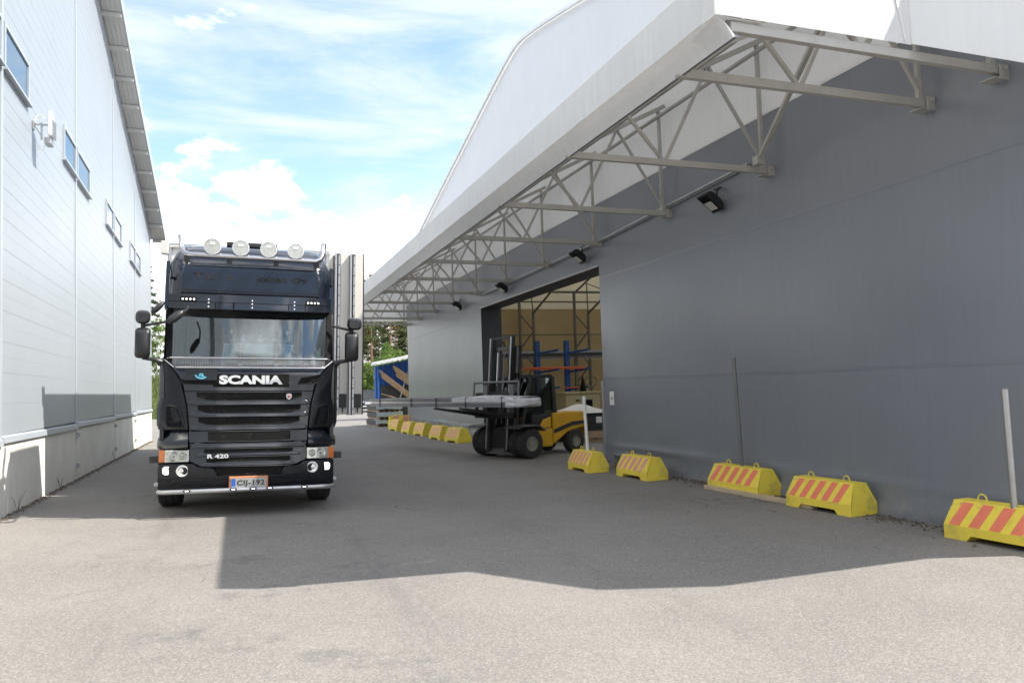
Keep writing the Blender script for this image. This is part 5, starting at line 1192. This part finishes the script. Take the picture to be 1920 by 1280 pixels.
# slope of grass to the left beyond the yard, verge along the wood
def bank(name, x0, x1, y0, y1, h, seed):
    mb = MB(); nx, ny = 40, 14
    for j in range(ny):
        for i in range(nx):
            u, v = i/(nx-1), j/(ny-1); x = x0+(x1-x0)*u; y = y0+(y1-y0)*v
            z = gz(x)-.15+(h*min(1, v*1.6)**.8+.35*mnoise.noise(V(x*.25, y*.25, seed)))*(1 if 0 < j else 0)
            mb.v.append((x, y+1.2*mnoise.noise(V(x*.2, 0, seed)), z))
    mb.f = [(j*nx+i, j*nx+i+1, (j+1)*nx+i+1, (j+1)*nx+i) for j in range(ny-1) for i in range(nx-1)]
    return struct(name, mb, 'grass_mat', smooth=80)
bank('grass_bank', -40, 2.5, 60, 82, 3.2, 1.5)
bank('grass_verge', 2.5, 70, 71, 130, .6, 4.5)
bank('forest_floor', -60, 2.5, 82, 140, 3.6, 6.5)
# grass blades on the bank
def blades(name, n_, fx, w, hh, m):
    rr = np.random.RandomState(4); mb = MB()
    for k in range(n_):
        x, y, z = fx(rr); a = rr.rand()*6.28; h_ = hh*(.5+rr.rand()); lx, ly = rr.randn(2)*.3*h_
        mb.v += [(x-w*cos(a), y-w*sin(a), z), (x+w*cos(a), y+w*sin(a), z), (x+lx, y+ly, z+h_)]; mb.f.append((3*k, 3*k+1, 3*k+2))
    o = mb.build(name, m); o['kind'] = 'stuff'; return o
def fx(rr):
    v = rr.rand()*.8; x = -14+15*rr.rand(); y = 60+22*v; z = gz(x)-.15+3.2*min(1, v*1.6)**.8+.35*mnoise.noise(V(x*.25, y*.25, 1.5)); return x, y+1.2*mnoise.noise(V(x*.2, 0, 1.5)), z-.05
blades('grass', 7000, fx, .05, .5, 'grass_mat')

# trees
def leafcloud(mb, c, r, n_, size, rr, flat=.8):
    for k in range(n_):
        d = rr.randn(3); d /= np.linalg.norm(d)+1e-6; q = rr.rand()**.45; p = np.array(c)+d*q*np.array([r, r, r*flat])
        a, b = rr.randn(3), rr.randn(3); a /= np.linalg.norm(a); b -= a*a.dot(b); b /= np.linalg.norm(b)+1e-6; s1, s2 = size*(.6+.8*rr.rand()), size*(.35+.5*rr.rand())
        o = len(mb.v); mb.v += [tuple(p-a*s1), tuple(p+b*s2), tuple(p+a*s1), tuple(p-b*s2)]; mb.f.append((o, o+1, o+2, o+3))
def tree_meshes(kind, seed):
    rr = np.random.RandomState(seed); tr, lf = MB(), MB()
    if kind == 'pine':
        H = 17+rr.rand()*4; bend = rr.randn(2)*.25
        P = lambda t: np.array([bend[0]*sin(t*2.2), bend[1]*sin(t*2.5), H*t])
        tr.tube([tuple(P(t)) for t in np.linspace(0, 1, 9)], list(np.linspace(.19, .03, 9)), 8)
        z0 = .38+rr.rand()*.15
        for k in range(30):
            t = z0+(1-z0)*(k/30)**.85; a = rr.rand()*6.28; Lb_ = (2.6*(1-((t-z0)/(1-z0))**1.8)+.5)*(.6+.6*rr.rand()); p = P(t); e = p+np.array([cos(a)*Lb_, sin(a)*Lb_, .25*Lb_-.1])
            tr.tube([tuple(p), tuple((p+e)/2+np.array([0, 0, .08])), tuple(e)], [.045, .03, .012], 5)
            for q in range(3): leafcloud(lf, p+(e-p)*(.5+.25*q)+rr.randn(3)*.12, .34+.34*rr.rand(), 26, .17, rr, .55)
        for k in range(7):
            t = .16+.2*rr.rand(); a = rr.rand()*6.28; p = P(t); tr.tube([tuple(p), tuple(p+np.array([cos(a)*.8, sin(a)*.8, .1]))], [.025, .008], 4)
        return tr.mesh('trunk', 'bark_pine', 50), lf.mesh('crown', 'needles')
    if kind == 'spruce':
        H = 9+rr.rand()*4; tr.tube([(0, 0, 0), (0, 0, H)], [.16, .02], 7)
        for k in range(46):
            t = .1+.9*k/46; a = k*2.4; L2 = 1.9*(1-t)+.15; e = np.array([cos(a)*L2, sin(a)*L2, H*t-.25*L2]); p = np.array([0, 0, H*t]); tr.tube([tuple(p), tuple(e)], [.03, .008], 4)
            for q in range(3): leafcloud(lf, p+(e-p)*(.4+.3*q), .25+.22*(1-t), 18, .14, rr, .5)
        return tr.mesh('trunk', 'bark_pine_low', 50), lf.mesh('crown', 'spruce_leaf')
    H = (8 if kind == 'birch' else 3.6)+rr.rand()*2.5; lean = rr.randn(2)*.3
    P = lambda t: np.array([lean[0]*t*t, lean[1]*t*t, H*t])
    tr.tube([tuple(P(t)) for t in np.linspace(0, 1, 6)], list(np.linspace(.10, .015, 6)), 6)
    nb = 26 if kind == 'birch' else 18
    for k in range(nb):
        t = .14+.84*k/nb; a = rr.rand()*6.28; L2 = (1.9 if kind == 'birch' else 1.5)*sin(pi*min(.97, .2+t*.75))*(.5+.7*rr.rand()); p = P(t); e = p+np.array([cos(a)*L2, sin(a)*L2, .5*L2]); tr.tube([tuple(p), tuple(e)], [.03, .006], 4)
        for q in range(3): leafcloud(lf, p+(e-p)*(.45+.3*q)+rr.randn(3)*.15, .38+.4*rr.rand(), 24, .13, rr, .8)
    return tr.mesh('trunk', 'bark_birch', 50), lf.mesh('crown', 'birch_leaf')
TM_ = {k: [tree_meshes(k, s*7+len(k)) for s in range(n_)] for k, n_ in (('pine', 5), ('spruce', 3), ('birch', 4), ('bush', 3))}
TLAB = {'pine': 'tall pine with a bare reddish trunk in the wood beyond the yard', 'spruce': 'dark spruce in the wood beyond the yard', 'birch': 'light green birch at the edge of the wood beyond the yard', 'bush': 'bright green bush at the edge of the wood beyond the yard'}
def tree(kind, x, y, s=1., lab=None, z=None):
    t = thing(kind+'_tree' if kind != 'bush' else 'bush', lab or TLAB[kind], 'tree' if kind != 'bush' else 'bush', (x, y, gz(x)-.1 if z is None else z), random.uniform(0, 6.28), {'pine': 'pines beyond the yard', 'spruce': 'spruces beyond the yard', 'birch': 'birches beyond the yard', 'bush': 'bushes beyond the yard'}[kind])
    t.scale = (s, s, s*random.uniform(.93, 1.08)); a, b = random.choice(TM_[kind]); inst('trunk', a, t); inst('crown', b, t); return t
# pines that show between the truck and the hall, then the rest of the wood
tree('pine', 16.2, 88, .74, 'tall pine with two-tone bare trunk directly left of the shed roof')
tree('pine', 16.9, 90, .72, 'slimmer pine close behind the tall pine above the shed'); tree('pine', 19.0, 91, .76, 'tall pine above the right part of the shed roof')
tree('pine', 13.6, 86, .70, 'thin bare pine trunk right beside the truck doors'); tree('pine', 14.5, 91, .70, 'slender pine second from the truck doors')
tree('pine', 20.2, 96, .76, 'pine at the right end of the wood beside the corner of the grey hall')
rr = random.Random(21)
for k in range(44):
    y = 96+34*rr.random(); x = y*(.125+.20*rr.random()) if k < 34 else -y*(.13+.2*rr.random()); tree('pine', x, y, .55+.22*rr.random(), z=2.0 if x < 2 else None)
for k in range(18): y = 95+30*rr.random(); x = y*(-.075+.19*rr.random()); tree('pine', x, y, .5+.14*rr.random(), z=2.0 if x < 2 else None)
for k in range(8): y = 86+14*rr.random(); x = y*(-.07+.18*rr.random()); tree('birch', x, y, .5+.3*rr.random(), z=2.4 if x < 2 else None)
for k in range(10): y = 90+25*rr.random(); x = y*(.14+.15*rr.random()); tree('spruce', x, y, .6+.35*rr.random())
for k in range(16): x = 8+26*rr.random(); y = 82+12*rr.random(); tree('birch', x, y, .5+.3*rr.random())
for k in range(24): x = 7+24*rr.random(); y = 74+9*rr.random(); tree('bush', x, y, .6+.5*rr.random())
for k, (x, y, s, kd) in enumerate(((-8.6, 84, 1.0, 'spruce'), (-10.6, 86, .9, 'spruce'), (-9.6, 90, .62, 'pine'), (-11.8, 88, 1.0, 'spruce'), (-7.6, 83, .8, 'birch'))):
    tree(kd, x, y, s, ('dark spruce standing on the grass bank left of the truck', 'second dark spruce on the grass bank beside the hall edge', 'young pine behind the spruces on the grass bank', 'spruce on the bank half hidden by the metal hall', 'small birch on the grass bank left of the truck')[k], z=2.9)

# weeds, litter along the walls
def weed(x, y, h, lab):
    t = thing('weed', lab, 'weed', (x, y, gz(x)), random.random()*6, 'dry weeds along the plinth')
    mb = MB()
    for k in range(3): a = random.random()*6.28; mb.tube([(0, 0, 0), (.04*cos(a), .04*sin(a), h*.6), (.10*cos(a), .10*sin(a), h*(.8+.3*random.random()))], [.005, .004, .002], 4)
    mb.build('stem', 'soil', t)
weed(-2.9, 12.5, .28, 'dry weed at the near end of the plinth'); weed(-2.93, 15.4, .24, 'dry weed stalk by the plinth beside the lit gap'); weed(-2.93, 21.6, .3, 'dry weed by the third plinth joint'); weed(-2.93, 25.3, .28, 'dry weed at the far end of the shaded plinth')
rs = np.random.RandomState(9); mb = MB()
for k in range(4200):
    if k % 2: x = XL+.03+abs(rs.randn())*.06; y = 11+19*rs.rand()
    else: x = XR-.10-abs(rs.randn())*.16; y = 5.7+9.4*rs.rand()
    s = .006+.02*rs.rand()**3; a = rs.randn(3)*s; c = rs.randn(3)*s; z = gz(x)+.004
    o = len(mb.v); mb.v += [(x-s, y-s*.5, z), (x+s, y-s*.7, z), (x+s*.4, y+s, z), (x+a[0]*.3, y+c[1]*.3, z+s*.9)]; mb.f += [(o, o+1, o+3), (o+1, o+2, o+3), (o+2, o, o+3)]
o = mb.build('grit', 'soil'); o['kind'] = 'stuff'
